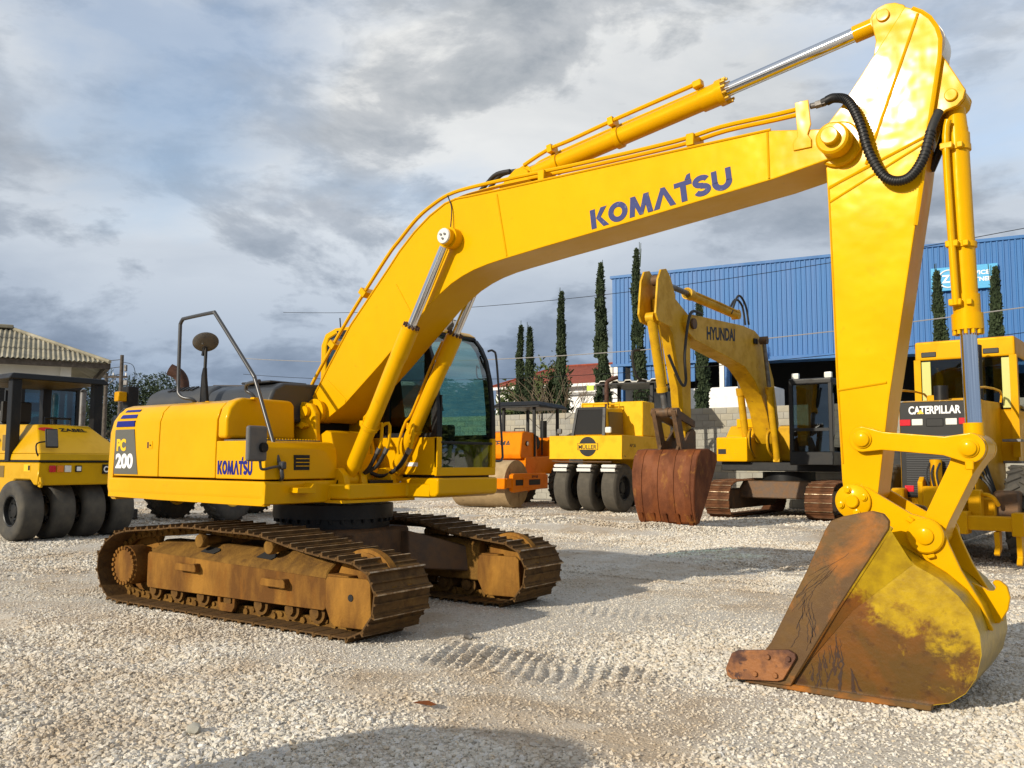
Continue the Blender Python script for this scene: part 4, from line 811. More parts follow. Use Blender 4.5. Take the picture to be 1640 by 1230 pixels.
MB().b2(.0, .65, .42, .58, 1.40, 1.98, .02).b2(.0, .65, 1.14, 1.27, 1.40, 1.92, .02).build('console', BLKP, cb_)
MB().tube([(.72, .72, 1.38), (.95, .78, 1.65), (1.0, .80, 1.72)], .012, 6).tube([(.72, .92, 1.38), (.93, .88, 1.60), (1.02, .84, 1.70)], .012, 6).b2(.85, 1.10, .45, .75, 1.38, 1.46, .02).build('pedal_levers', BLKP, cb_)
MB().tube([(1.09, .45, 1.60), (1.125, .46, 1.9), (1.12, .47, 2.2)], .010, 6).build('wiper', BLKP, cb_)
MB().b2(-.6, 1.1, CY0+.04, CY1-.04, 1.37, 1.385).build('cab_floor', BLK, cb_)
MB().tube([(1.05, 1.345, 2.765), (1.10, 1.39, 2.77), (1.14, 1.405, 2.62), (1.19, 1.45, 1.66), (1.19, 1.45, 1.54), (1.185, 1.42, 1.505), (1.16, 1.34, 1.505)], .013, 8, 4).build('grab_rail', RAIL, cb_)
wl = MB().box((.86, .95, 3.035), (.10, .18, .115), (0, -.15, .2), .02, 2).box((.80, .95, 2.985), (.05, .08, .06)).build('work_light', MIRB, cb_); MB().box((.912, .96, 3.035), (.006, .15, .09), (0, -.15, .2), .002).build('lamp_lens', CLR, wl)
MB().box((.78, .55, 3.0), (.12, .10, .07), None, .02, 2).build('work_light', BLKP, cb_)
MB().tube([(1.02, 1.22, 2.56), (1.04, 1.16, 2.58), (1.05, 1.145, 2.50), (1.06, 1.15, 2.44), (1.07, 1.22, 2.43)], .007, 6).build('inner_handle', BLKP, cb_)
MB().tube([(-.63, .62, 3.0), (-.66, .62, 3.22)], .008, 6).build('antenna', BLKP, cb_)
MB().b2(.72, .90, CY0-.003, CY0+.0, 1.445, 1.485).build('name_plate', WHITED, cb_); MB().b2(.55, .67, CY0-.0135, CY0-.0105, 1.215, 1.285).build('name_plate', WHITED, cb_)
# -- hand rails and mirrors
MB().tube([(-.97, -1.10, 2.11), (-.98, -1.14, 2.145), (-1.06, -1.18, 2.16), (-1.12, -1.20, 2.20), (-1.145, -1.20, 2.30), (-1.15, -1.20, 2.90), (-1.145, -1.20, 2.96), (-1.11, -1.20, 3.0), (-1.06, -1.20, 3.01), (-.60, -1.20, 3.025), (-.54, -1.20, 3.015), (-.49, -1.20, 2.975), (.10, -1.20, 2.375), (.16, -1.20, 2.30), (.21, -1.20, 2.21), (.545, -1.20, 1.53), (.585, -1.19, 1.44), (.60, -1.19, 1.385), (.595, -1.18, 1.345), (.57, -1.17, 1.325), (.545, -1.16, 1.325)], .020, 10, 3).build('hand_rail', RAIL, EX)
MB().tube([(-.03, -1.05, 2.12), (-.05, -1.08, 2.17), (-.10, -1.10, 2.20), (-.08, -1.12, 2.245), (.0, -1.15, 2.265), (.21, -1.18, 2.275)], .018, 10, 3).build('grab_rail', RAIL, EX)
MB().b2(-.06, .0, -1.08, -1.0, 2.113, 2.13).build('rail_foot', Y, EX)
mp = MB().prism([(-1.10, 2.12), (-1.085, 2.42), (-1.06, 2.50), (-1.03, 2.50), (-1.02, 2.40), (-.97, 2.12)], -.97, -.93, 'y', .006).tube([(-1.045, -.95, 2.45), (-1.04, -.95, 2.72)], .018, 8).box((-1.06, -.96, 2.68), (.03, .03, .10), (0, .3, 0)).build('mirror_post', BLKP, EX)
MB().lathe([(.0001, .018), (.06, .016), (.12, .008), (.137, -.004), (.13, -.012), (.0001, -.012)], (-1.02, -.97, 2.775), (.60, -.30, -.70), 32).tube([(-1.10, -1.0, 2.79), (-1.02, -1.0, 2.755)], .012, 6).build('round_mirror', MIRB, mp)
for x in (-1.12, -.93): MB().b2(x-.03, x+.03, -.99, -.91, 2.11, 2.13).build('post_foot', Y, mp)
MB().box((.60, -1.19, 1.455), (.075, .06, .075), None, .012).tube([(.60, -1.20, 1.45), (.62, -1.33, 1.435), (.625, -1.42, 1.42), (.625, -1.455, 1.45), (.62, -1.46, 1.62)], .013, 8, 4).build('mirror_arm', RAIL, EX)
mr = MB().box((.63, -1.51, 1.655), (.055, .235, .325), (0, .0, .12), .026, 3).build('wing_mirror', MIRB, EX); MB().cyl((.655, -1.46, 1.62), (.685, -1.455, 1.62), .045, n=16).build('mirror_ball', BLKP, mr)
# invented round tank, unseen left of the camera, added to cast the foreground shadow
SHADOW_TANK = thing('water_tank', 'invented round grey tank, unseen left of the camera, added to cast the foreground shadow', 'tank', (3.30, -7.45, 0))
tkb = MB().lathe([(.0001, .30), (.78, .32), (.82, .40), (.82, 1.62), (.78, 1.75), (.55, 1.88), (.12, 1.95), (.0001, 1.95)], (0, 0, 0), (0, 0, 1), 40, cap=False).build('shadow_tank_shell', STEEL, SHADOW_TANK)
MB().cyl((0, 0, 1.94), (0, 0, 2.03), .20, n=24).build('lid', BLKP, SHADOW_TANK)
for k in range(4): MB().cyl((.6*math.cos(.8+k*1.571), .6*math.sin(.8+k*1.571), 0), (.6*math.cos(.8+k*1.571), .6*math.sin(.8+k*1.571), .36), .05, n=10).build('leg', BLKP, SHADOW_TANK)
# ---------------------------------------------------------------- helpers for parked machines
def tyre_mesh(r, wd, m=TYRE, rim=.52, lugs=0, smooth=True):
    h = wd/2; b = MB().lathe([(r*rim, -h*.80), (r*.66, -h*.98), (r*.86, -h), (r*.955, -h*.90), (r, -h*.72), (r, h*.72), (r*.955, h*.90), (r*.86, h), (r*.66, h*.98), (r*rim, h*.80)], (0, 0, 0), (0, 1, 0), 40, cap=False)
    for k in range(lugs):
        a = 2*math.pi*k/lugs
        for s in (-1, 1):
            t = MB().box((0, s*h*.46, r+.012), (.075, h*1.0, .045), (0, 0, s*.62), .006)
            t.bm.transform(Matrix.Rotation(a+(s*.5*math.pi/lugs), 4, 'Y')); me = bpy.data.meshes.new('t'); t.bm.to_mesh(me); t.bm.free(); b.bm.from_mesh(me); bpy.data.meshes.remove(me)
    return b.mesh('tyre', m, 35)
def rim_mesh(r, wd, m):
    h = wd/2; b = MB().lathe([(r, -h*.82), (r*.96, -h*.85), (r*.90, -h*.80), (r*.85, -h*.45), (r*.45, -h*.40), (r*.40, -h*.55), (r*.20, -h*.58), (.0001, -h*.58)], (0, 0, 0), (0, 1, 0), 32, cap=False)
    for k in range(8):
        a = 2*math.pi*k/8; b.cyl((r*.62*math.cos(a), -h*.43, r*.62*math.sin(a)), (r*.62*math.cos(a), -h*.52, r*.62*math.sin(a)), r*.05, n=6)
    b.lathe([(r, h*.82), (r*.9, h*.78), (r*.85, h*.4), (.0001, h*.4)], (0, 0, 0), (0, 1, 0), 32, cap=False)
    return b.mesh('rim', m, 35)
def wheel(root, c, tm, rm, flip=False):
    w_ = link('wheel', tm, root, c, (0, 0, math.pi if flip else 0)); link('rim', rm, w_); return w_
def loc(root, build): return build
# ---------------------------------------------------------------- pneumatic roller at the left edge (heads away to -x)
RL = thing('pneumatic_roller', 'amber pneumatic tyre roller with black canopy and four smooth rear tyres, at left edge', 'road roller', (-9.72, 1.95, 0), math.pi)
tm, rm = tyre_mesh(.55, .42), rim_mesh(.55*.53, .42, BLKP)
for k in range(4): wheel(RL, (0, .87-.58*k, .55), tm, rm, True)
for k in range(3): wheel(RL, (3.6, .58-.58*k, .55), tm, rm, True)
W2 = .86
b = MB().prism([(-.60, 1.02), (-.62, 1.44), (4.4, 1.44), (4.5, 1.0), (4.1, .85), (3.0, .85), (2.9, .45), (.95, .45), (.70, .72), (.55, .98), (.30, 1.12), (-.3, 1.12), (-.45, 1.02)], -W2, W2, 'y', .02); rb = b.build('chassis', YG, RL)
hd = MB().hexa([(-.64, -W2, 1.475), (2.2, -W2, 1.475), (2.2, W2, 1.475), (-.64, W2, 1.475)], [(-.58, -W2+.02, 1.60), (2.2, -W2+.02, 1.60), (2.2, W2-.02, 1.60), (-.58, W2-.02, 1.60)], bevel=.02, seg=2)
hd.hexa([(-.56, -W2+.03, 1.60), (2.2, -W2+.0, 1.60), (2.2, W2-.0, 1.60), (-.56, W2-.03, 1.60)], [(.30, -.50, 2.16), (2.2, -.60, 2.20), (2.2, .60, 2.20), (.30, .50, 2.16)], bevel=.03, seg=2)
hood = hd.build('engine_hood', YG, RL)
MB().hexa([(-.405, -.50, 1.70), (-.405, .50, 1.70), (-.30, .50, 1.70), (-.30, -.50, 1.70)], [(-.06, -.40, 1.925), (-.06, .40, 1.925), (.0, .40, 1.92), (.0, -.40, 1.92)]).build('rear_grille', mat('bronze_mesh', (.16, .10, .02), .7), hood)
for x0 in (.55, 1.35): MB().prism([(x0, 1.66), (x0, 1.90), (x0+.12, 1.96), (x0+.42, 1.96), (x0+.42, 1.66)], .805, .83, 'y').build('side_vent', MATS['bronze_mesh'], hood)
for x0, z0 in ((.75, 1.15), (.75, .62)): MB().b2(x0, x0+.55, .858, .868, z0, z0+.22).build('side_vent', MATS['bronze_mesh'], rb)
MB().b2(-.63, 2.2, -.87, .87, 1.445, 1.472).build('hood_seal', BLKP, RL)
for y, m_ in ((.62, RED), (.48, AMB), (.34, CLR)): MB().b2(-.645, -.618, y-.06, y+.06, 1.26, 1.38, .008).build('tail_light', m_, rb)
MB().b2(-.64, -.618, .08, .20, 1.26, 1.38, .006).build('reflector', BLKP, rb); MB().b2(-.648, -.64, .10, .18, 1.28, 1.36).build('reflector_face', WHITED, rb)
MB().b2(-.64, -.618, -.62, -.32, 1.22, 1.40, .004).build('badge_plate', BLKP, rb); text('lettering', 'CAT', WHITED, rb, (-.6415, -.34, 1.25), (0, -1, 0), (0, 0, 1), .12, .26, .002, .03)
MB().prism([(-.66, .98), (-.70, 1.06), (-.66, 1.16), (-.58, 1.18), (-.56, 1.0)], .80, .84, 'y', .006).cyl((-.645, .78, 1.07), (-.645, .86, 1.07), .025, n=10).build('tow_eye', YG, rb)
MB().b2(-.30, -.05, .861, .866, 1.27, 1.40).build('decal', YDEC, rb); MB().b2(-.29, -.22, .866, .869, 1.29, 1.38).build('decal_mark', BLKP, rb)
MB().tube([(-.52, .80, 1.50), (-.55, .88, 1.62), (-.50, .86, 1.78), (-.48, .68, 1.82)], .014, 8, 3).build('mirror_arm', BLKP, RL)
mr = MB().box((-.50, .60, 1.88), (.045, .24, .36), (0, .15, .1), .03, 3).build('wing_mirror', BLKP, RL); MB().box((-.528, .60, 1.885), (.006, .20, .31), (0, .15, .1), .002).build('mirror_glass', MIRB, mr)
MB().prism([(.40+.15*math.cos(a_), .066*math.sin(a_)) for a_ in [2*math.pi*k/28 for k in range(28)]], 0, .004, 'z').build('red_sticker', mat('red_sticker', (.55, .02, .02), .4), hood).matrix_local = Matrix(((0, .838, -.546, .150), (1, 0, 0, 0), (0, .546, .838, 2.066), (0, 0, 0, 1)))
text('lettering', 'ZABEL', BLKP, hood, (.094, .16, 2.032), (0, -1, 0), (.838, 0, .546), .115, .52, .002, .02)
MB().tube([(.55, .25, 2.18), (.55, .25, 2.30), (.55, -.25, 2.30), (.55, -.25, 2.18)], .02, 8).build('hood_handle', BLKP, hood)
cn = MB().hexa([(.45, -1.0, 3.02), (3.0, -.95, 3.02), (3.0, .95, 3.02), (.45, 1.0, 3.02)], [(.50, -.90, 3.14), (3.0, -.85, 3.14), (3.0, .85, 3.14), (.50, .90, 3.14)], bevel=.02); cn.build('canopy', BLKP, RL)
for x, y in ((.62, .80), (.62, -.80), (2.8, .80), (2.8, -.80)): MB().b2(x-.09, x+.09, y-.09, y+.09, 1.45, 3.04, .01).build('canopy_post', BLKP, RL)
MB().b2(2.2, 4.3, -.80, .80, 1.44, 1.75, .03).build('operator_deck', YG, RL); MB().b2(2.3, 2.75, -.3, .3, 1.75, 2.25, .05, 2).b2(2.3, 2.42, -.3, .3, 2.25, 2.7, .04, 2).build('seat', BLK, RL)
# ---------------------------------------------------------------- wheel loader behind it
def wheel_loader(name, label, p, rz, low=False):
    r = thing(name, label, 'loader', p, rz)
    tl, rl = tyre_mesh(.70, .48, TYRE, .50, 22), rim_mesh(.70*.51, .48, YDEC)
    for x, y, f in ((1.45, .95, True), (1.45, -.95, False), (-1.45, .95, True), (-1.45, -.95, False)): wheel(r, (x, y, .70), tl, rl, f)
    MB().prism([(-2.6, .75), (-2.7, 1.2), (-2.5, 1.95 if not low else 1.7), (-.6, 2.1 if not low else 1.8), (-.4, .8)], -.62, .62, 'y', .05, 2).build('engine_hood', YC, r)
    MB().prism([(-.5, .8), (-.4, 1.3), (1.9, 1.3), (2.0, .7)], -.45, .45, 'y', .03).build('front_frame', YC, r)
    if not low:
        MB().prism([(-.5, 1.3), (-.5, 1.85), (.7, 1.85), (.75, 1.3)], -.6, .6, 'y', .03).build('cab_base', YC, r)
        c = MB()
        for x in (-.45, .12, .68):
            for y in (-.62, .62): c.b2(x-.05, x+.05, y-.05, y+.05, 1.85, 3.15)
        c.b2(-.52, .75, -.67, .67, 3.12, 3.26, .04, 2); c.b2(-.5, .72, -.64, .64, 1.82, 1.90)
        cbn = c.build('cab', BLKP, r)
        for y in (-.625, .625): MB().b2(-.42, .64, y-.006, y+.006, 1.90, 3.12).build('side_window', GLASSB, cbn)
        for x in (-.45, .68): MB().b2(x-.006, x+.006, -.57, .57, 1.90, 3.12).build('end_window', GLASSB, cbn)
        MB().b2(-.3, .1, -.25, .25, 1.9, 2.5, .05).build('seat', BLK, cbn)
        MB().tube([(-1.4, -.4, 2.05), (-1.4, -.4, 2.95), (-1.42, -.4, 3.05)], .07, 12, 3).build('exhaust_pipe', STEEL, r)
        MB().box((-2.2, .35, 2.12), (.32, .42, .26), None, .03).build('lamp_box', YC, r)
    for y in (-.45, .45): MB().prism([(.9, 1.25), (1.0, 1.55), (1.9, 1.35), (2.7, .62), (2.6, .50), (1.7, 1.05)], y-.05, y+.05, 'y', .01).build('lift_arm', YC, r)
    MB().prism([(2.65, .10), (3.5, .02), (3.5, .06), (2.8, .20), (2.75, .75), (3.05, 1.05), (2.98, 1.08), (2.62, .85)], -1.2, 1.2, 'y', .01).build('bucket', YC, r)
    return r
wheel_loader('wheel_loader', 'wheel loader with black cab and blue tinted glass behind the left tyre roller', (-14.3, 3.55, 0), R_(172))
wheel_loader('wheel_loader', 'low yellow rimmed loader seen under the big excavator counterweight', (-12.6, 8.0, 0), R_(100), True)
# rusty service stack beside the loader: tall bent pipe and lamp
sp = thing('pipe_stand', 'dark bent exhaust stack with a yellow lamp box behind the counterweight', 'pipe', (-13.9, 5.1, 0))
MB().tube([(0, 0, 0), (0, 0, 2.3), (.0, .08, 2.5), (.0, .30, 2.75)], .07, 12, 4).build('stack', STEEL, sp); MB().b2(-.15, .15, .25, .55, 2.2, 3.35, .02).build('filter', BLKP, sp); MB().b2(-.10, .12, .02, .25, 2.95, 3.20, .02).build('lamp_box', YC, sp)
MB().b2(-.25, .25, -.3, .6, 0, .25, .02).build('base', STEEL, sp)
# ---------------------------------------------------------------- orange single drum roller
TM = thing('drum_roller', 'orange single drum vibrating roller with black canopy beside the concrete wall', 'road roller', (-10.55, 16.1, 0), R_(-85))
dr = MB().lathe([(.60, -1.05), (.76, -1.05), (.76, 1.05), (.60, 1.05)], (0, 0, .76), (0, 1, 0), 56).build('drum', mat('sandy_drum_steel', (.40, .29, .155), .75, .1, (.33, .235, .12), 4, .4, .6, .1, 30, col3=(.22, .15, .08), n3=3, lo3=.62, hi3=.68), TM)
for y in (-1.06, 1.06): MB().lathe([(.0001, 0), (.63, 0)], (0, y*.86, .76), (0, 1, 0), 48, cap=False).build('drum_web', RUSTR, dr)
fb = MB()
for y in (-1.22, 1.22): fb.prism([(.62, .56), (.62, 1.05), (.5, 1.10), (-1.5, 1.10), (-1.6, .60), (.5, .50)], y-.07, y+.07, 'y', .015)
fb.b2(-1.65, -1.10, -1.28, 1.28, .58, 1.05, .02); fb.b2(.90, 1.05, -1.25, 1.25, .62, .95, .02); fb.b2(.55, .95, -1.27, -1.17, .65, .95); fb.b2(.55, .95, 1.17, 1.27, .65, .95)
dfr = fb.build('drum_frame', OR, TM)
MB().b2(-1.1, .45, 1.291, 1.296, .72, .90).build('decal_strip', BLKP, dfr); MB().b2(-.35, .0, 1.296, 1.31, .66, .98, .01).build('frame_window', OR, dfr); text('lettering', 'SPV68', BLKP, dfr, (-.55, 1.2925, .95), (-1, 0, 0), (0, 0, 1), .08, .4, .002, .01)
bd = MB().prism([(-1.0, 1.56), (-.94, 1.75), (-1.05, 2.45), (-1.25, 2.50), (-2.0, 2.46), (-2.1, 1.55)], -.62, .62, 'y', .03)
bd.hexa([(-1.15, -.70, 1.05), (-4.2, -.70, 1.05), (-4.2, .70, 1.05), (-1.15, .70, 1.05)], [(-1.15, -.70, 1.62), (-4.2, -.70, 1.70), (-4.2, .70, 1.70), (-1.15, .70, 1.62)], bevel=.03)
bd.prism([(-2.9, 1.65), (-2.9, 2.2), (-3.1, 2.35), (-4.4, 2.20), (-4.5, 1.1), (-3.2, 1.1)], -.6, .6, 'y', .04)
body = bd.build('body', OR, TM)
text('lettering', 'TEMA', BLKP, body, (-.982, -.55, 1.98), (0, 1, 0), (-.1, 0, 1), .20, .75, .003, .03, .1)
hl = MB().lathe([(.085, 0), (.085, .03), (.07, .04)], (-1.35, .62, 2.08), (0, 1, 0), 20, cap=True).build('headlight', BLKP, body); MB().lathe([(.068, .041), (.05, .05), (.0001, .052)], (-1.35, .62, 2.08), (0, 1, 0), 20, cap=False).build('lamp_lens', CLR, hl)
MB().lathe([(.0001, -.30), (.20, -.28), (.33, -.15), (.36, .05), (.30, .25), (.15, .33), (.0001, .34)], (-2.35, .15, 2.1), (0, 0, 1), 24, cap=False).build('air_filter', BLK, TM)
MB().tube([(-2.6, .50, 1.7), (-2.6, .50, 3.2)], .03, 8).tube([(-2.6, .56, 2.3), (-2.6, .56, 2.9)], .12, 10).build('exhaust_pipe', BLKP, TM)
MB().hexa([(-1.6, -.95, 3.40), (-3.7, -.95, 3.35), (-3.7, .95, 3.35), (-1.6, .95, 3.40)], [(-1.8, -.80, 3.55), (-3.6, -.80, 3.50), (-3.6, .80, 3.50), (-1.8, .80, 3.55)], bevel=.02).b2(-3.7, -1.6, -.95, .95, 3.33, 3.39, .01).build('canopy', BLKP, TM)
for x, y in ((-1.85, .62), (-1.85, -.62), (-3.5, .62), (-3.5, -.62)): MB().b2(x-.045, x+.045, y-.045, y+.045, 1.65, 3.36).build('canopy_post', BLKP, TM)
ttm, trm = tyre_mesh(.70, .50, TYRE, .52, 20), rim_mesh(.36, .5, OR)
for y, f in ((.85, True), (-.85, False)): wheel(TM, (-3.5, y, .70), ttm, trm, f)
MB().tube([(-1.9, -.2, 2.45), (-1.9, -.2, 2.62), (-1.9, .2, 2.62), (-1.9, .2, 2.45)], .02, 8).build('grab_rail', BLKP, TM)
# ---------------------------------------------------------------- yellow tyre roller with round badge
MU = thing('pneumatic_roller', 'boxy old yellow tyre roller with round black MULLER badge on its front', 'road roller', (-6.62, 16.25, 0), R_(-86))
mtm, mrm = tyre_mesh(.72, .50, TYRED), rim_mesh(.38, .5, BLKP)
for y in (-.80, 0, .80): wheel(MU, (0, y, .72), mtm, mrm, True)
for y in (-.4, .4): wheel(MU, (-3.1, y, .72), mtm, mrm, True)
mb = MB().b2(-3.6, .62, -1.22, 1.22, 1.56, 2.26, .015).b2(-2.2, -.95, -.9, .9, .7, 1.56); mbo = mb.build('body', YM, MU)
MB().b2(.605, .623, -1.215, 1.215, 1.565, 1.60).build('front_lip', YM, mbo)
eng = MB().hexa([(-.95, -.62, 2.26), (.30, -.62, 2.26), (.30, .55, 2.26), (-.95, .55, 2.26)], [(-.95, -.58, 3.10), (.12, -.52, 3.10), (.12, .45, 3.10), (-.95, .50, 3.14)], bevel=.03).build('engine_cover', YM, MU)
MB().hexa([(.305, -.56, 2.30), (.325, -.56, 2.30), (.325, .49, 2.30), (.305, .49, 2.30)], [(.135, -.47, 3.05), (.155, -.47, 3.05), (.155, .40, 3.05), (.135, .40, 3.05)]).build('radiator_grille', DARK, eng)
fr_ = MB()
for y0, y1, z0, z1 in ((-.60, -.52, 2.27, 3.10), (.44, .53, 2.27, 3.10)): fr_.hexa([(.30, y0, z0), (.36, y0, z0), (.36, y1, z0), (.30, y1, z0)], [(.12, y0+.06*(1 if y0 < 0 else -1), z1), (.18, y0+.06*(1 if y0 < 0 else -1), z1), (.18, y1+.06*(1 if y0 < 0 else -1), z1), (.12, y1+.06*(1 if y0 < 0 else -1), z1)])
fr_.b2(.10, .17, -.52, .45, 3.05, 3.13); fr_.build('grille_frame', BLKP, eng)
MB().hexa([(-.85, .553, 2.33), (.10, .553, 2.33), (.10, .575, 2.33), (-.85, .575, 2.33)], [(-.85, .515, 3.0), (.02, .475, 2.98), (.02, .50, 2.98), (-.85, .54, 3.0)]).build('side_vent', MATS['bronze_mesh'], eng)
MB().b2(-1.9, -1.0, -1.0, 1.15, 2.26, 3.35, .03).b2(-3.3, -1.9, -1.1, 1.1, 2.26, 2.75, .03).build('water_tank', YM, MU)
dk_ = MB().lathe([(.0001, .006), (.29, .006), (.29, .0)], (.621, .10, 1.93), (1, 0, 0), 36, cap=False).build('badge', BLKP, mbo)
MB().b2(.626, .632, -.24, .44, 1.83, 2.03).build('badge_bar', YM, dk_)
for z0, z1, y0, y1 in ((1.83, 1.84, -.24, .44), (2.02, 2.03, -.24, .44), (1.83, 2.03, -.24, -.23), (1.83, 2.03, .43, .44)): MB().b2(.630, .635, y0, y1, z0, z1).build('badge_rim', BLKP, dk_)
text('lettering', 'MÜLLER', BLKP, mbo, (.6345, -.20, 1.855), (0, 1, 0), (0, 0, 1), .155, .60, .002, .012)
text('lettering', 'AP 26', BLKP, mbo, (.10, 1.222, 1.92), (-1, 0, 0), (0, 0, 1), .10, .42, .002, .008)
for y in (-.80, 0, .80): MB().box((.62, y, 1.36), (.10, .46, .07), (0, .35, 0), .01).box((.70, y, 1.24), (.03, .46, .09), (0, .35, 0), .006).build('tyre_scraper', WHITE, MU)
MB().tube([(.62, -1.1, 1.50), (.66, -.8, 1.48), (.66, .9, 1.48)], .02, 6).build('spray_pipe', RUSTD, MU)
MB().tube([(-.75, .05, 3.05), (-.75, .05, 3.85), (-.80, .10, 4.0), (-1.0, .30, 4.12)], .065, 12, 4).build('exhaust_pipe', EXH, MU)
cnp = MB()
prof = []
for k in range(41): y = -1.15+2.3*k/40; prof.append((y, 4.12+.035*(1 if (k//4) % 2 else -1)))
cnp.prism(prof+[(p[0], p[1]-.03) for p in prof[::-1]], -4.5, -2.2, 'x'); can = cnp.build('canopy', GALV, MU)
MB().b2(-4.5, -2.2, -1.1, 1.1, 4.01, 4.06).build('canopy_frame', BLKP, can)
for x, y in ((-2.4, -.85), (-2.4, .85), (-3.5, -.85), (-3.5, .85)): MB().b2(x-.05, x+.05, y-.05, y+.05, 2.3, 4.03).build('canopy_post', BLKP, MU)
for y in (-.45, .62):
    sw = MB()
    sw.tube([(-2.15+.10*math.cos(a_), y+.23*math.sin(a_), 3.55+.20*math.cos(a_)) for a_ in [2*math.pi*k/24 for k in range(25)]], .018, 6); sw.tube([(-2.15, y, 3.55), (-2.05, y, 3.2)], .02, 6).tube([(-2.15, y-.22, 3.55), (-2.15, y+.22, 3.55)], .012, 6); sw.build('steering_wheel', BLKP, MU)
MB().tube([(-.1, -.45, 3.10), (-.1, -.45, 3.25), (-.1, .40, 3.25), (-.1, .40, 3.10)], .025, 8).tube([(-.8, -.45, 3.10), (-.8, -.45, 3.27), (-.8, .45, 3.27), (-.8, .45, 3.10)], .025, 8).build('hood_rail', YM, MU)
MB().box((.45, .70, 2.42), (.10, .20, .18), None, .04, 2).build('headlight', CLR, MU); MB().box((.45, -.95, 2.40), (.10, .16, .16), None, .04, 2).build('headlight', MIRB, MU)
MB().b2(-1.72, -1.70, -1.15, -.90, 3.80, 3.97).build('tag', GREEN, MU)
# ---------------------------------------------------------------- second excavator in the row
HY = thing('crawler_excavator', 'older worn yellow excavator with HYUNDAI on its boom and a rusty red bucket', 'excavator', (-1.60, 18.3, 0), R_(-90))
# local: x forward (towards the camera row), y left
OUT2 = [(x*1.12, z*1.12) for x, z in [(1.70, .0), (1.92, .10), (2.02, .28), (2.02, .50), (1.95, .68), (1.80, .82), (1.50, .88), (.6, .90), (-.3, .88), (-1.2, .90), (-1.8, .85), (-1.98, .70), (-2.05, .48), (-2.0, .25), (-1.85, .06), (-1.70, .0)]]
SH2, P2 = resample(OUT2, 46); sh2 = shoe_mesh(.70, P2, mat('rusty_brown_shoe', (.13, .052, .020), .7, 0, (.07, .03, .014), 4, .4, .6, ospec=.2))
tf2 = MB().prism([(-1.9, .35), (-1.9, .75), (1.9, .75), (1.95, .35), (1.6, .2), (-1.6, .2)], -.20, .20, 'y', .03).mesh('track', RUSTD, 30)
for y in (1.72, -1.02):
    t2 = link('track', tf2, HY, (0, y, 0))
    for i, p in enumerate(SH2):
        q = SH2[(i+1) % len(SH2)]; t = (q-p).normalized(); nrm = Vector((t.z, 0, -t.x)); M = Matrix.Identity(4); M.col[0][:3] = t; M.col[1][:3] = nrm.cross(t); M.col[2][:3] = nrm; M.col[3][:3] = (p+q)/2-nrm*.024
        link('shoe', sh2, t2).matrix_local = M
MB().hexa([(-.9, -1.0, .5), (1.1, -1.0, .5), (1.1, 1.7, .5), (-.9, 1.7, .5)], [(-.7, -.8, .98), (.9, -.8, .98), (.9, 1.5, .98), (-.7, 1.5, .98)], bevel=.03).build('undercarriage', RUSTD, HY)
MB().cyl((0, .2, .98), (0, .2, 1.22), .72, n=40).build('swing_bearing', BLKP, HY)
MB().b2(-2.6, 1.0, -1.40, 1.95, 1.25, 1.50, .02).build('deck_frame', BLKP, HY)
MB().prism([(-2.4, 1.5), (-2.4, 2.45), (-.3, 2.60), (.2, 2.55), (.55, 2.25), (.60, 1.5)], -1.45, -.55, 'y', .05, 2).b2(.55, 1.25, -1.45, -.52, 1.5, 2.20, .05, 2).build('tool_box', Y, HY)
MB().b2(.3, .32, -1.2, -.7, 2.5, 2.75).cyl((.2, -.9, 2.5), (.2, -.9, 2.75), .07, n=12).build('filler_cap', Y, HY)
MB().b2(1.255, 1.262, -1.38, -1.15, 1.72, 1.86).build('vent', BLKP, HY)
MB().b2(-2.8, -1.2, -.55, 1.9, 1.5, 2.6, .1, 2).build('engine_hood', YD, HY)
HB = lambda y, z: (18.3-y, z)   # photo-plane (world y, z) to local (forward, up)
H0 = -.25                       # boom plane offset
BO2 = [HB(18.05, 2.15), HB(17.7, 2.0), HB(17.50, 2.25), HB(17.22, 2.87), HB(16.85, 3.30), HB(16.38, 3.70), HB(15.7, 4.02), HB(14.9, 4.13), HB(12.6, 4.40), HB(12.25, 4.55), HB(12.15, 4.75), HB(12.25, 4.95), HB(12.5, 4.99), HB(15.67, 5.12), HB(16.45, 5.08), HB(16.9, 4.93), HB(17.25, 4.62), HB(17.8, 3.85), HB(18.15, 2.6)]
bm2 = MB().prism(BO2, H0-.25, H0+.25, 'y', .02, 2).build('boom', YD, HY)
text('lettering', 'HYUNDAI', BLKP, bm2, (HB(13.30, 0)[0], H0+.2515, 4.47), (-1, 0, .09), (0, 0, 1), .33, 1.75, .003, .03)
for y in (H0-.27, H0+.27): MB().lathe([(.0001, 0), (.13, 0), (.13, .05), (.0001, .05)], (HB(12.49, 4.76)[0], y, 4.76), (0, 1 if y > H0 else -1, 0), 20, cap=False).build('boom_pin', RUSTD, bm2)
MB().box((HB(16.4, 4.8)[0], H0+.28, 4.78), (.22, .06, .16), None, .03, 2).build('boom_lamp', BLKP, bm2)
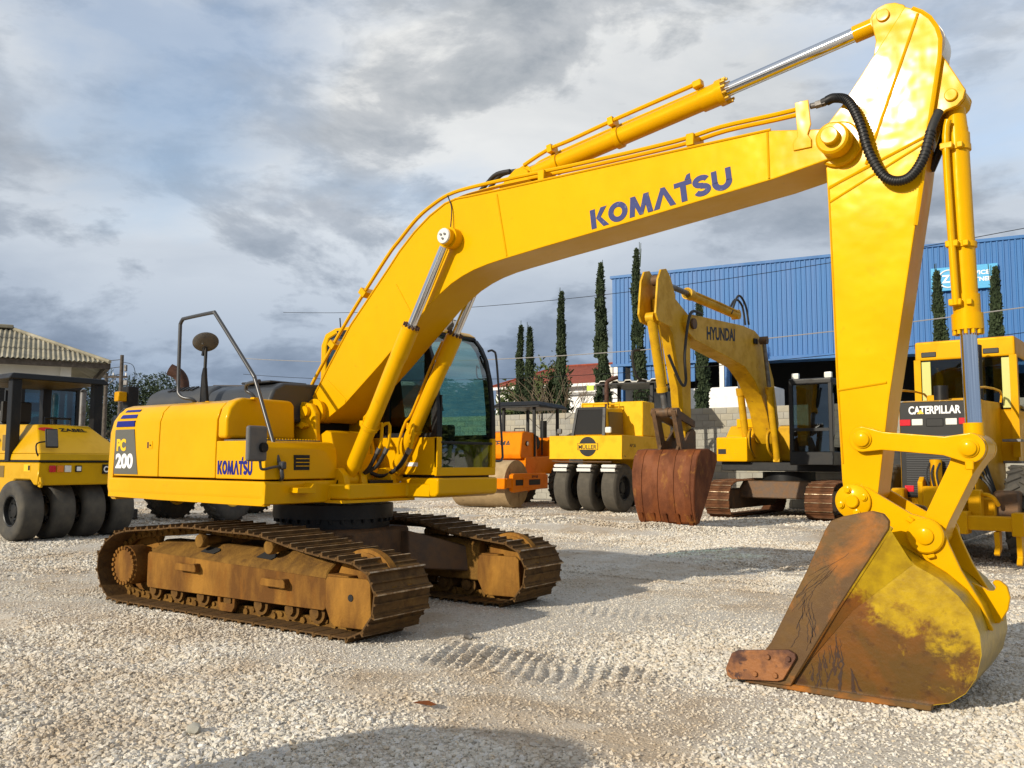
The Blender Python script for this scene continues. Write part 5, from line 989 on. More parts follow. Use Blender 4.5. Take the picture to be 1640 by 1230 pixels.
for y in (H0-.42, H0+.42):
    p0, p1 = Vector((HB(17.5, 1.5)[0], y, 1.52)), Vector((HB(16.65, 4.85)[0], y, 4.82)); d = (p1-p0).normalized(); l = (p1-p0).length
    c = MB().cyl(p0-Vector((0, .09, 0)), p0+Vector((0, .09, 0)), .10, n=16).cyl(p0, p0+d*l*.60, .10, n=20).cyl(p0+d*l*.56, p0+d*l*.62, .12, n=20).build('boom_cylinder', YD, HY)
    MB().cyl(p0+d*l*.62, p1, .055, n=16).build('piston_rod', STEEL, c); MB().cyl(p1-Vector((0, .10, 0)), p1+Vector((0, .10, 0)), .11, n=16).build('rod_eye', RUSTD, c)
    for k in range(2): MB().tube([p0+Vector((.05, -.1 if y > H0 else .1, .9)), p0+Vector((.25+.08*k, -.15 if y > H0 else .15, .75)), p0+Vector((.22+.08*k, -.15 if y > H0 else .15, .35)), p0+Vector((-.1, -.15 if y > H0 else .15, .1))], .035, 8, 4).build('hose', YD if k else BLK, c)
AO2 = [HB(11.22, 5.2), HB(11.6, 5.38), HB(12.5, 5.0), HB(12.72, 4.7), HB(12.6, 4.3), HB(12.58, 2.15), HB(12.45, 2.0), HB(12.25, 2.05), HB(12.08, 3.2), HB(11.65, 4.4), HB(11.25, 4.75)]
ar2 = MB().prism(AO2, H0-.15, H0+.15, 'y', .02).build('arm', YD, HY)
for y in (H0-.21, H0+.21): MB().prism([HB(10.80, 5.55), HB(10.95, 5.80), HB(11.2, 5.86), HB(11.42, 5.7), HB(11.65, 5.3), HB(11.45, 4.55), HB(11.1, 4.58), HB(10.80, 4.62), HB(10.68, 4.78)], y-.025, y+.025, 'y', .006).build('ear_plate', YD, ar2)
def hcyl(nm, a, b, r, fr_, par=HY):
    p0, p1 = Vector(a), Vector(b); d = (p1-p0).normalized(); l = (p1-p0).length
    c = MB().cyl(p0-Vector((0, .10, 0)), p0+Vector((0, .10, 0)), r*1.1, n=16).cyl(p0, p0+d*l*fr_, r, n=20).cyl(p0+d*l*(fr_-.05), p0+d*l*fr_, r*1.2, n=20).build(nm, YD, par)
    MB().cyl(p0+d*l*fr_, p1, r*.55, n=16).build('piston_rod', STEEL, c); MB().cyl(p1-Vector((0, .10, 0)), p1+Vector((0, .10, 0)), r*1.05, n=16).build('rod_eye', RUSTD, c); MB().tube([p0+d*.1+Vector((-.05, .12, .05)), p0+d*l*.3+Vector((-.05, .12, .06)), p0+d*l*(fr_-.06)+Vector((-.03, .12, .05))], .025, 6).build('oil_pipe', YD, c)
    return c
ac2 = hcyl('arm_cylinder', (HB(15.75, 0)[0], H0, 5.45), (HB(11.2, 0)[0], H0, 5.62), .12, .66)
hcyl('bucket_cylinder', (HB(10.9, 0)[0], H0, 4.72), (HB(11.55, 0)[0], H0, 2.62), .11, .78)
for k in range(2): MB().tube([(HB(15.2, 0)[0], H0+.1*k, 5.40), (HB(15.7, 0)[0], H0+.1*k, 5.85+.1*k), (HB(16.2, 0)[0], H0+.1*k, 5.75), (HB(16.4, 0)[0], H0+.1*k, 5.25)], .03, 8, 5).build('hose', BLK, HY)
MB().tube([(HB(12.9, 0)[0], H0+.30, 5.05), (HB(12.2, 0)[0], H0+.34, 4.95), (HB(11.9, 0)[0], H0+.33, 4.0), (HB(12.0, 0)[0], H0+.30, 3.35), (HB(11.8, 0)[0], H0+.27, 3.3), (HB(11.3, 0)[0], H0+.22, 3.9)], .035, 8, 6).build('hose', BLK, HY)
MB().tube([(HB(10.8, 0)[0], H0-.25, 4.0), (HB(10.55, 0)[0], H0-.30, 3.9), (HB(10.7, 0)[0], H0-.28, 3.4), (HB(11.0, 0)[0], H0-.2, 3.3)], .03, 8, 5).build('hose', BLK, HY)
lk_ = MB()
for y in (H0-.25, H0+.25): lk_.prism([HB(11.45, 2.68), HB(11.65, 2.68), HB(12.5, 2.45), HB(12.5, 2.30), HB(11.6, 2.50)], y-.03, y+.03, 'y').prism([HB(11.42, 2.65), HB(11.66, 2.65), HB(12.0, 1.72), HB(11.78, 1.66)], y-.05, y+.05, 'y')
lk_.cyl((HB(11.55, 0)[0], H0-.33, 2.62), (HB(11.55, 0)[0], H0+.33, 2.62), .10, n=16); lk_.build('bucket_linkage', RUSTD, HY)
# bucket seen from its back, standing on its teeth
BS = [HB(12.55, 1.68), HB(12.1, 1.80), HB(11.66, 1.77), HB(11.50, 1.62), HB(11.38, 1.28), HB(11.36, .85), HB(11.43, .45), HB(11.55, .15), HB(11.62, .10), HB(11.75, .12), HB(12.1, .70), HB(12.55, 1.50)]
t = bmesh.new(); hw = lambda z: .70+.10*min(1, z/1.2); A = [t.verts.new((x, H0-hw(z), z)) for x, z in BS]; B = [t.verts.new((x, H0+hw(z), z)) for x, z in BS]; n = len(BS)
t.faces.new(A); t.faces.new(B[::-1])
for k in range(n): t.faces.new((A[k], A[(k+1) % n], B[(k+1) % n], B[k]))
bmesh.ops.recalc_face_normals(t, faces=t.faces); bk2 = MB()._add(t, .02).build('bucket', RUSTR, HY)
for k in range(4): y = H0-.60+.40*k; MB().prism([(x+.018, z) for x, z in BS[1:8]]+[(x-.02, z) for x, z in BS[1:8][::-1]], y-.07, y+.07, 'y').build('wear_strip', RUSTR, bk2)
for k in range(5): y = H0-.60+.30*k; MB().prism([HB(11.40, .35), HB(11.62, .0), HB(11.70, .0), HB(11.68, .3)], y-.05, y+.05, 'y', .008).build('tooth', RUSTR, bk2)
for y in (H0-.22, H0+.22): MB().prism([HB(12.6, 1.7), HB(12.6, 2.2), HB(12.45, 2.28), HB(12.3, 2.2), HB(12.05, 1.98), HB(11.85, 1.98), HB(11.7, 1.85), HB(11.5, 1.55)], y-.03, y+.03, 'y').build('pin_ear', RUSTD, bk2)
# cab of the second excavator
c = MB(); X0, X1, Y0_, Y1_ = .0, 1.62, .86, 1.90
for x in (X0, X1-.04):
    for y in (Y0_, Y1_): c.b2(x-.05, x+.05, y-.05, y+.05, 1.55, 3.60, .01)
c.b2(X0-.06, X1+.02, Y0_-.06, Y1_+.06, 3.55, 3.72, .05, 2).b2(X0-.05, X1+.03, Y0_-.05, Y1_+.05, 1.42, 1.78, .02).b2(X1-.06, X1+.0, Y0_, Y1_, 2.32, 2.40); hc = c.build('cab', BLKP, HY)
MB().b2(X1-.05, X1-.04, Y0_+.05, Y1_-.05, 1.78, 3.55).build('windscreen', GLASS, hc); MB().b2(X0-.03, X0+.02, Y0_, Y1_, 1.6, 3.56).b2(X0, X1-.1, Y0_-.0, Y0_+.03, 1.6, 2.5).build('dark_cab_back', BLKP, hc); MB().b2(.9, 1.5, 1.0, 1.25, 1.7, 2.25, .03).tube([(1.2, 1.5, 1.8), (1.35, 1.5, 2.5)], .03, 6).build('console', BLKP, hc)  # dark back and side panels added so the cab looks dark through its glass
for y in (Y0_, Y1_): MB().b2(X0+.05, X1-.1, y-.005, y+.005, 1.9, 3.55).build('side_window', GLASSD, hc)
MB().b2(.2, .7, 1.1, 1.65, 1.7, 2.2, .05).b2(.15, .3, 1.1, 1.65, 2.2, 2.95, .05).build('seat', BLK, hc)
for y in (.95, 1.82): MB().box((1.45, y, 3.80), (.12, .20, .16), None, .03, 2).build('work_light', CLR, hc)
MB().tube([(1.55, 1.95, 3.3), (1.75, 2.02, 3.2), (1.75, 2.02, 2.2), (1.6, 1.96, 2.1)], .02, 6).build('grab_rail', RAIL, hc)
# ---------------------------------------------------------------- motor grader on the right, seen from behind
GR = thing('motor_grader', 'amber motor grader seen from behind with black CATERPILLAR radiator grille and rear ripper', 'grader', (4.50, 8.0, 0), R_(88))
hb = MB().prism([(-.10, .75), (-.10, 2.40), (.1, 2.46), (2.3, 2.52), (2.3, .75)], -.52, .52, 'y', .03, 2).build('engine_hood', YC, GR)
gp = MB().b2(-.135, -.10, -.50, .50, .98, 2.43, .01).build('radiator_panel', BLKP, hb)
for k in range(27): MB().b2(-.142, -.134, -.42, .42, 1.02+.034*k, 1.032+.034*k).build('grille_slat', RAIL, gp)
text('lettering', 'CATERPILLAR', WHITED, gp, (-.1375, .365, 2.24), (0, -1, 0), (0, 0, 1), .125, .73, .002, .03)
MB().prism([(.245, 2.245), (.195, 2.31), (.145, 2.245)], -.1425, -.139, 'x').build('badge_mark', YDEC, gp)
for y, z, m_, wy in ((.42, 2.115, RED, .155), (.245, 2.12, CLR, .155), (-.23, 2.12, CLR, .155), (-.41, 2.125, RED, .155), (.40, 1.86, AMB, .15), (-.41, 1.87, AMB, .15), (.39, 1.11, RED, .13)): MB().b2(-.15, -.13, y-wy/2, y+wy/2, z-.048, z+.048, .006).build('tail_light', m_, gp)
MB().b2(-.145, -.13, -.12, .12, 2.05, 2.17, .01).build('camera_box', BLKP, gp)
gc = MB()
gc.b2(2.0, 3.7, -.78, .78, 3.28, 3.62, .04, 2)
gcab = gc.build('cab_roof', YC, GR)
gf = MB()
for x in (2.05, 3.65):
    for y in (-.74, .74): gf.b2(x-.06, x+.06, y-.055, y+.055, 1.6, 3.30)
gf.build('cab_pillar', YC, gcab)
MB().b2(2.02, 3.65, -.76, .76, 1.5, 2.40, .03).build('cab_base', YC, gcab)
for y in (-.64, .60): MB().b2(2.0, 2.04, y-.07, y+.07, 2.42, 3.26).build('pillar_trim', mat('pale_yellow_trim', (.50, .50, .13), .5) if y < 0 else MATS['pale_yellow_trim'], gcab)
MB().b2(2.03, 2.04, -.70, .70, 2.42, 3.28).build('rear_window', GLASSD, gcab); MB().b2(3.64, 3.65, -.70, .70, 2.42, 3.28).build('windscreen', GLASSD, gcab); MB().b2(2.1, 3.6, -.7, .7, 2.40, 2.44).b2(3.0, 3.5, -.5, .5, 2.44, 2.75, .03).build('cab_interior', BLKP, gcab)
for y in (-.76, .76): MB().b2(2.1, 3.6, y-.004, y+.004, 2.42, 3.28).build('side_window', GLASSD, gcab)
for y in (.55, -.42): MB().b2(1.985, 2.005, y-.12, y+.12, 3.34, 3.43, .008).build('cab_vent', BLKP, gcab)
MB().prism([(2.6, 2.4), (2.55, 2.9), (2.65, 3.05), (2.8, 3.0), (2.9, 2.45)], -.28, .28, 'y', .05, 2).build('seat', BLK, gcab)
MB().tube([(3.25, .22*math.cos(a_), 2.75+.22*math.sin(a_)) for a_ in [2*math.pi*k/24 for k in range(25)]], .02, 6).build('steering_wheel', BLKP, gcab)
MB().b2(1.2, 1.5, .20, .42, 2.50, 2.62, .02).b2(1.1, 1.6, -.35, .1, 2.49, 2.55, .02).build('hood_fitting', YC, hb)
gtm, grm = tyre_mesh(.72, .42, TYRE, .50, 24), rim_mesh(.37, .42, YC)
for x in (.95, 2.55):
    for y, f in ((1.0, True), (-1.0, False)): wheel(GR, (x, y, .72), gtm, grm, f)
for x in (7.2,):
    for y, f in ((1.0, True), (-1.0, False)): wheel(GR, (x, y, .72), gtm, grm, f)
MB().b2(3.6, 7.4, -.16, .16, 1.5, 1.85, .03).b2(7.0, 7.4, -.95, .95, .65, .85, .03).b2(.5, 3.0, -.78, .78, .5, .95, .03).build('main_frame', YC, GR)
rp = MB().b2(-.62, -.40, -1.20, 1.25, .56, .76, .015).b2(-.5, .05, -.48, -.36, .62, .80).b2(-.5, .05, .36, .48, .62, .80)
rip = rp.build('ripper_beam', YC, GR)
for y in (-1.12, -.42, .42, 1.05): MB().b2(-.66, -.36, y-.075, y+.075, .50, .82, .012).build('shank_holder', YC, rip)
for y, z0 in ((-1.12, .10), (-.85, .22), (.05, .20)): MB().prism([(-.62, .55), (-.42, .55), (-.44, z0+.08), (-.62, z0), (-.66, z0+.03), (-.58, z0+.12)], y-.035, y+.035, 'y', .006).build('ripper_shank', YC, rip)
for y in (-.02,): 
    MB().cyl((-.28, y, .85), (-.25, y, 1.55), .085, n=20).build('ripper_cylinder', YC, GR)
for y in (-.20, .17): MB().prism([(-.42, .80), (-.42, 1.22), (-.30, 1.30), (-.18, 1.22), (-.16, .80)], y-.035, y+.035, 'y', .01).build('ripper_bracket', YC, rip)
MB().b2(-.44, -.16, -.17, .14, .62, 1.16, .02).b2(-.36, -.12, .42, .60, .60, 1.12, .02).b2(-.36, -.12, -.62, -.45, .60, 1.12, .02).b2(-.10, .10, -.75, .75, .72, 1.0, .03).build('ripper_frame', YC, rip)
MB().tube([(-.1, -.52, .95), (-.25, -.62, 1.05), (-.25, -.75, 1.02), (-.1, -.80, .90)], .03, 8, 4).build('tow_ring', YC, rip)
MB().box((.3, -.88, .85), (.5, .34, .5), None, .03).build('battery_box', RUSTD, GR)
MB().tube([(2.3, -1.02, 3.25), (2.3, -1.12, 3.1), (2.3, -1.10, 2.4), (2.2, -1.0, 1.7)], .02, 6, 4).build('mirror_arm', BLKP, GR); MB().box((2.3, -1.12, 2.98), (.06, .22, .40), None, .03, 2).build('wing_mirror', BLKP, GR)
gl = MB().cyl((4.3, -1.35, 2.0), (4.3, -1.35, 3.5), .09, n=16).box((4.3, -1.25, 2.45), (.3, .5, .25), None, .03).build('lift_cylinder', YC, GR); MB().cyl((4.3, -1.35, 1.0), (4.3, -1.35, 2.0), .045, n=16).build('piston_rod', CHROME, gl)
MB().prism([(.25, .15), (.55, .12), (.62, .50), (.45, .75), (.30, .70), (.40, .45)], -1.9, 1.9, 'x', .01).build('blade', STEEL, GR).location = (4.6, 0, 0)

MB().tube([(1.6, -.30, 2.5), (1.6, -.30, 3.35), (1.62, -.30, 3.42)], .06, 12, 2).build('exhaust_pipe', BLKP, GR); MB().cyl((1.0, .15, 2.48), (1.0, .15, 2.75), .11, n=16).build('air_precleaner', BLKP, GR)
for y in (-.55, .55): MB().tube([(-.05, y, 2.40), (-.02, y*1.05, 2.62), (1.7, y*1.05, 2.68), (1.9, y, 2.5)], .018, 6, 3).build('hood_rail', YC, GR)
for k in range(4): MB().tube([(.15+.1*k, -.53, 1.3+.1*k), (.1+.1*k, -.66, 1.15), (.2+.12*k, -.70, .9)], .018, 6, 3).build('hose', BLK, GR)
for k in range(3): MB().tube([(-.30, .05-.07*k, 1.5), (-.40, .08-.07*k, 1.35), (-.40, .05-.07*k, 1.15)], .016, 6, 3).build('hose', BLK, rip)
for z in (1.15, 1.5, 1.85): MB().b2(1.6, 1.9, -.86, -.60, z, z+.04).build('ladder_rung', STEEL, GR)
MB().b2(3.0, 3.2, .78, .83, 1.0, 2.3).build('ladder_rail', STEEL, GR)
# ---------------------------------------------------------------- concrete block wall behind the row
WY, CH, BW, ZT = 21.9, .222, .44, 3.36
WL = thing('block_wall', 'grey concrete block boundary wall behind the parked machines', 'wall', (0, WY, 0))
def block(): return MB().box((0, 0, 0), (BW-.014, .15, CH-.014), None, .006)
blk_me = block().mesh('block', CONC, 30)
blk_me2 = block().mesh('block', mat('concrete_block_warm', (.40, .37, .29), .9, 0, (.31, .29, .23), 1.6, .35, .65, .15, 50.0), 30); blk_me3 = block().mesh('block', mat('concrete_block_dark', (.32, .315, .28), .9, 0, (.25, .245, .22), 1.6, .35, .65, .15, 50.0), 30)
rest = MB(); nc = int(ZT/CH); count = 0
zones = ((-20.0, -16.2, 8), (-16.2, -9.6, 7), (-5.6, -2.4, 11), (3.4, 5.8, 12))
rb_ = random.Random(4); tv, tf_ = [], []
for c in range(nc):
    z = ZT-CH*(c+.5)
    x = -34+(BW/2 if c % 2 else 0)
    while x < 16:
        yj = rb_.uniform(-.004, .004)
        if any(a <= x <= b and c < k for a, b, k in zones) and count < 300:
            link('block', rb_.choice((blk_me, blk_me, blk_me2, blk_me2, blk_me3)), WL, (x, yj, z)); count += 1
        else:
            i0 = len(tv); hx, hy, hz = (BW-.014)/2, .075, (CH-.014)/2
            tv += [(x+sx*hx, yj+sy*hy, z+sz*hz) for sx in (-1, 1) for sy in (-1, 1) for sz in (-1, 1)]
            tf_ += [(i0, i0+1, i0+3, i0+2), (i0+4, i0+6, i0+7, i0+5), (i0, i0+4, i0+5, i0+1), (i0+2, i0+3, i0+7, i0+6), (i0+1, i0+5, i0+7, i0+3), (i0, i0+2, i0+6, i0+4)]
        x += BW
rm_ = bpy.data.meshes.new('block_courses'); rm_.from_pydata(tv, [], tf_); rm_.materials.append(CONC); stuff(link('block_courses', rm_, WL))
MB().b2(-34.2, 16, -.062, .062, 0, ZT-.012).build('mortar', MORT, WL)
# ---------------------------------------------------------------- blue hall
BH = thing('blue_hall', 'large blue corrugated metal hall with dark loading bays behind the wall', 'building', (-14.9, 31.6, 0), R_(8.9))
sv_, sf_ = [], []
prof = []
for k in range(5):
    x = k*.22; prof += [(x, 0), (x+.13, 0), (x+.15, -.045), (x+.20, -.045)]
prof = [p for p in prof if p[0] <= 1.1]+[(1.1, 0)]
def sheet(z0, z1, m, name):
    b = MB(); vs = [(x, y, z0) for x, y in prof]+[(x, y, z1) for x, y in prof]; n = len(prof); b.faces(vs, [(i, i+1, n+i+1, n+i) for i in range(n-1)]); return b.mesh(name, m, 20)
upm = sheet(6.35, 10.75, BLUE, 'cladding_sheet'); lwm = sheet(5.35, 6.25, BLUE, 'cladding_sheet')
for k in range(34): link('cladding_sheet', upm, BH, (1.1*k, 0, 0))
for k in range(3): link('cladding_sheet', lwm, BH, (.9+1.1*k, .12, 0))
for k in range(14, 34): link('cladding_sheet', lwm, BH, (1.1*k, .8, 0))
for k in range(10): link('cladding_sheet', upm, BH, (0, .02+1.1*k, 0), (0, 0, R_(90)))
MB().b2(-.1, 37.6, -.08, .25, 10.72, 10.86, .01).b2(-.1, 37.6, -.06, .2, 6.22, 6.36, .01).build('edge_flashing', BLUE, BH)
MB().b2(0, 37.4, .06, 12, 10.6, 10.70).build('roof', STEEL, BH); MB().b2(0.05, 37.4, 6.0, 6.2, 0, 10.6).build('bay_wall', DARK, BH); MB().b2(.05, .3, .1, 6, 0, 6.3).build('end_wall', WHITE, BH)  # bay back wall coloured near-black for the shade inside the bays
for x in (.05, 5.4, 11.6, 17.0, 22.6): MB().b2(x, x+.22, -.02, .35, 0, 6.22, .01).build('pillar', WHITE, BH); MB().b2(x+.24, x+.5, .0, .35, 0, 6.22, .01).build('pillar', BLUE, BH)
MB().b2(6, 37, -1.2, -.1, 6.02, 6.10).build('awning', BLUE, BH); MB().b2(14.2, 37, -1.25, -1.18, 5.96, 6.14).build('awning_edge', WHITE, BH)
sg = MB().b2(14.60, 17.10, -.22, -.10, 8.75, 9.75, .01).build('sign_panel', BLUEL, BH)
MB().tube([(15.27+.37*math.cos(a_), -.226, 9.25+.37*math.sin(a_)) for a_ in [2*math.pi*k/40 for k in range(41)]], .03, 6).build('sign_ring', WHITED, sg)
text('lettering', 'ZF', WHITED, sg, (15.01, -.226, 9.08), (1, 0, 0), (0, 0, 1), .34, .50, .004, .03); text('lettering', 'SERVICE', WHITED, sg, (15.80, -.226, 9.33), (1, 0, 0), (0, 0, 1), .18, 1.0, .004, .03); text('lettering', 'PARTNER', WHITED, sg, (15.80, -.226, 9.05), (1, 0, 0), (0, 0, 1), .18, 1.1, .004, .03)
# ---------------------------------------------------------------- house with red roof
RH = thing('red_roof_house', 'white house with hipped red tile roof beyond the block wall', 'house', (-30.3, 40.6, 0), R_(4))
MB().b2(.6, 14.5, .5, 8, 0, 6.45).build('wall', WHITE, RH)
MB().faces([(0, 0, 6.42), (15, 0, 6.42), (15, 8.5, 6.42), (0, 8.5, 6.42), (3.3, 4.2, 8.15), (12.4, 4.2, 8.15)], [(0, 1, 5, 4), (1, 2, 5), (2, 3, 4, 5), (3, 0, 4), (0, 3, 2, 1)]).build('roof', TERR, RH)
MB().b2(-.05, 15, -.08, 0, 6.30, 6.48).build('fascia', WHITE, RH); MB().tube([(3.3, 4.2, 8.17), (12.4, 4.2, 8.17)], .09, 6).tube([(0, 0, 6.45), (3.3, 4.2, 8.17)], .07, 6).build('ridge_tiles', TERR, RH)
dm = MB().b2(8.3, 9.1, 1.4, 3.4, 6.6, 7.75, .02).build('chimney_box', PLAST, RH); MB().b2(8.4, 8.9, 1.38, 1.40, 6.9, 7.45).build('vent', DARK, dm)
gb = thing('white_shed', 'low white shed with grey louvred doors left of the blue hall', 'shed', (-25.0, 36.5, 0), R_(4))
MB().b2(0, 11, 0, 4, 0, 5.35).build('wall', WHITE, gb); MB().b2(-.2, 11.2, -.2, 4.2, 5.35, 5.5).build('roof', STEEL, gb)
for x in (2.8, 7.2): MB().b2(x, x+.9, -.03, 0, 2.8, 5.2).build('louvre_door', STEEL, gb)
vn = thing('white_box_van', 'white box body of a parked van behind the wall left of the old excavator', 'van', (-9.2, 27.2, 0), R_(3))
MB().b2(.0, 3.9, 0, 2.1, .9, 4.55, .04).build('box_body', WHITE, vn); MB().b2(3.0, 3.8, -.012, -.002, 1.2, 4.1).build('rear_door', STEEL, vn); MB().b2(-1.6, -.05, .1, 2.0, .8, 3.0, .2, 2).build('cab', WHITE, vn)
wt = tyre_mesh(.45, .25)
for x in (-.9, 2.9):
    for y in (.15, 1.95): link('wheel', wt, vn, (x, y, .45))
# ---------------------------------------------------------------- fibre cement roofed building at the left
LB = thing('roadside_building', 'pale plaster building with weathered corrugated fibre cement roof at the far left', 'building', (-31.4, 14.3, 0), R_(-114))
# local: x runs along the eave away to the left of the picture, +y points to the yard
MB().b2(1.5, 16, -8, -.75, 0, 5.8).build('wall', PLAST, LB)
for x in (1.9, 5.3, 8.7): MB().b2(x-.42, x+.02, -.80, -.55, 0, 5.8).build('pillar', PLAST, LB)
MB().b2(-.1, 16, -.25, -.05, 5.62, 5.85).b2(-.1, .1, -9, -.05, 5.62, 5.85).build('fascia', WOOD, LB)
MB().b2(5.8, 8.6, -.76, -.70, 3.6, 4.75).b2(2.5, 5.2, -.76, -.70, 3.6, 4.7).build('window_band', DARK, LB); MB().b2(2.7, 3.9, -.69, -.66, 4.0, 4.75).build('poster', mat('pale_violet_poster', (.45, .42, .55), .7), LB)
def corr(xa, xb, z0, z1, y0, y1, k0, k1):   # one row of wavy sheets on the front slope, clipped by the hip line
    b = MB(); vs, fs_ = [], []; n = 0; x = xa
    while x < xb+.001: vs += [(x, y0, z0+.045*math.cos(x*2*math.pi/.20)), (x, y1, z1+.045*math.cos(x*2*math.pi/.20))]; x += .05
    m = len(vs)//2; b.faces(vs, [(2*i, 2*i+1, 2*i+3, 2*i+2) for i in range(m-1)]); return b
RY0, RY1, RZ0, RZ1, HX = .10, -4.6, 5.86, 7.72, 4.0
for row in range(3):
    f0, f1 = row/3, (row+1)/3+.03; ya, yb = RY0+(RY1-RY0)*f0, RY0+(RY1-RY0)*f1; za, zb = RZ0+(RZ1-RZ0)*f0+.03*row*0, RZ0+(RZ1-RZ0)*f1
    for k in range(17):
        x0 = k*.9; hip = HX*(f0+f1)/2
        if x0+.9 < HX*f0: continue
        xs = max(x0, HX*f0)
        b = MB(); vs = []; x = xs
        while x <= x0+.93: 
            lim = min(1, max(0, (x/HX-f0)/(f1-f0))) if x < HX*f1 else 1
            wv = .035*math.cos(x*2*math.pi/.20); vs += [(x, ya, za+wv+.03), (x, ya+(yb-ya)*lim, za+(zb-za)*lim+wv)]; x += .05
        m = len(vs)//2
        if m > 1: b.faces(vs, [(2*i, 2*i+1, 2*i+3, 2*i+2) for i in range(m-1)]).build('roof_sheet', FIBRE, LB, 60)
MB().faces([(0, .1, 5.85), (0, -9.3, 5.85), (HX, RY1, RZ1)], [(0, 1, 2)]).faces([(HX, RY1, RZ1), (16, RY1, RZ1), (16, -9.3, 5.85), (0, -9.3, 5.85)], [(0, 1, 2, 3)]).build('rear_roof', FIBRE, LB)
MB().tube([(-.05, .1, 5.92), (HX, RY1, RZ1+.05)], .10, 6).b2(HX-.1, 16, RY1-.25, RY1+.25, RZ1+.02, RZ1+.20, .03).build('ridge_cap', FIBRE, LB)
# low dark roofs far behind the big excavator
fh = thing('far_shed', 'low dark brown roofed shed far behind the big excavator', 'shed', (-46, 40, 0), R_(35))
MB().faces([(-9, -4, 5.6), (9, -4, 5.6), (9, 4, 5.6), (-9, 4, 5.6), (-9, 0, 7.4), (9, 0, 7.4)], [(0, 1, 5, 4), (2, 3, 4, 5), (1, 2, 5), (3, 0, 4)]).build('roof', mat('dark_brown_roof', (.09, .075, .068), .85), fh); MB().b2(-8.6, 8.6, -3.6, 3.6, 0, 5.65).build('wall', PLAST, fh); MB().b2(2, 7, .5, 3, 6.4, 7.75).build('parapet', WHITE, fh)
# ---------------------------------------------------------------- poles and overhead wires
def pole(label, p, h, arm, az):
    r = thing('utility_pole', label, 'pole', p, az, 'poles beyond the left roller'); MB().cyl((0, 0, 0), (0, 0, h), .17, .12, n=10).build('mast', WOOD, r)
    if arm:
        a = MB().b2(-1.5, 1.5, -.07, .07, h-.35, h-.2).build('crossarm', WOOD, r)
        for x in (-1.4, -.5, .5, 1.4): MB().cyl((x, 0, h-.2), (x, 0, h+.02), .05, n=8).build('insulator', WHITE, a)
        MB().tube([(-.8, -.09, h-.3), (0, -.1, h-1.0)], .03, 6).tube([(.8, -.09, h-.3), (0, -.1, h-1.0)], .03, 6).build('brace', STEEL, a)
    else:
        MB().box((.3, 0, h-.9), (.18, .18, .45), None, .03).box((.35, 0, h-1.9), (.3, .2, .35), None, .03).build('switchgear', STEEL, r); MB().tube([(.15, 0, h-.5), (.8, 0, h-.7), (1.0, 0, h-1.4), (.75, 0, h-2.2)], .02, 6, 5).build('jumper_cable', BLKP, r)
    return r
pole('tall plain utility pole with drooping jumper cables beyond the left roller', (-49.9, 25.2, 0), 8.6, False, R_(30)); pole('shorter utility pole with crossarm left of the tall plain pole', (-52.6, 25.6, 0), 7.55, True, R_(35))
def cable(label, a, b, sag, r, m, grp='overhead cables across the yard'):
    a, b = Vector(a), Vector(b); pts = [a.lerp(b, k/24)-Vector((0, 0, sag*4*(k/24)*(1-k/24))) for k in range(25)]
    return tag(MB().tube(pts, r, 5).build('overhead_cable', m), label, 'cable', grp)
cable('thick pale overhead cable sagging in front of the cypresses', (-30, 20.5, 6.6), (14, 20.8, 6.5), 1.15, .017, mat('pale_cable', (.26, .25, .24), .6)); cable('upper thin dark wire in front of the blue hall', (-30, 23.0, 9.3), (16, 23.0, 9.6), 1.4, .012, BLKP); cable('lower thin dark wire under the thick pale cable', (-30, 20.6, 5.8), (14, 20.9, 5.9), 1.2, .011, BLKP)
for k in range(3): cable(('top', 'middle', 'lowest')[k]+' thin wire running left from the tall plain pole', (-49.9, 25.2, 8.3-.5*k), (-85, 10+6*k, 9.5-.4*k), 1.0, .025, BLKP, 'distribution wires')
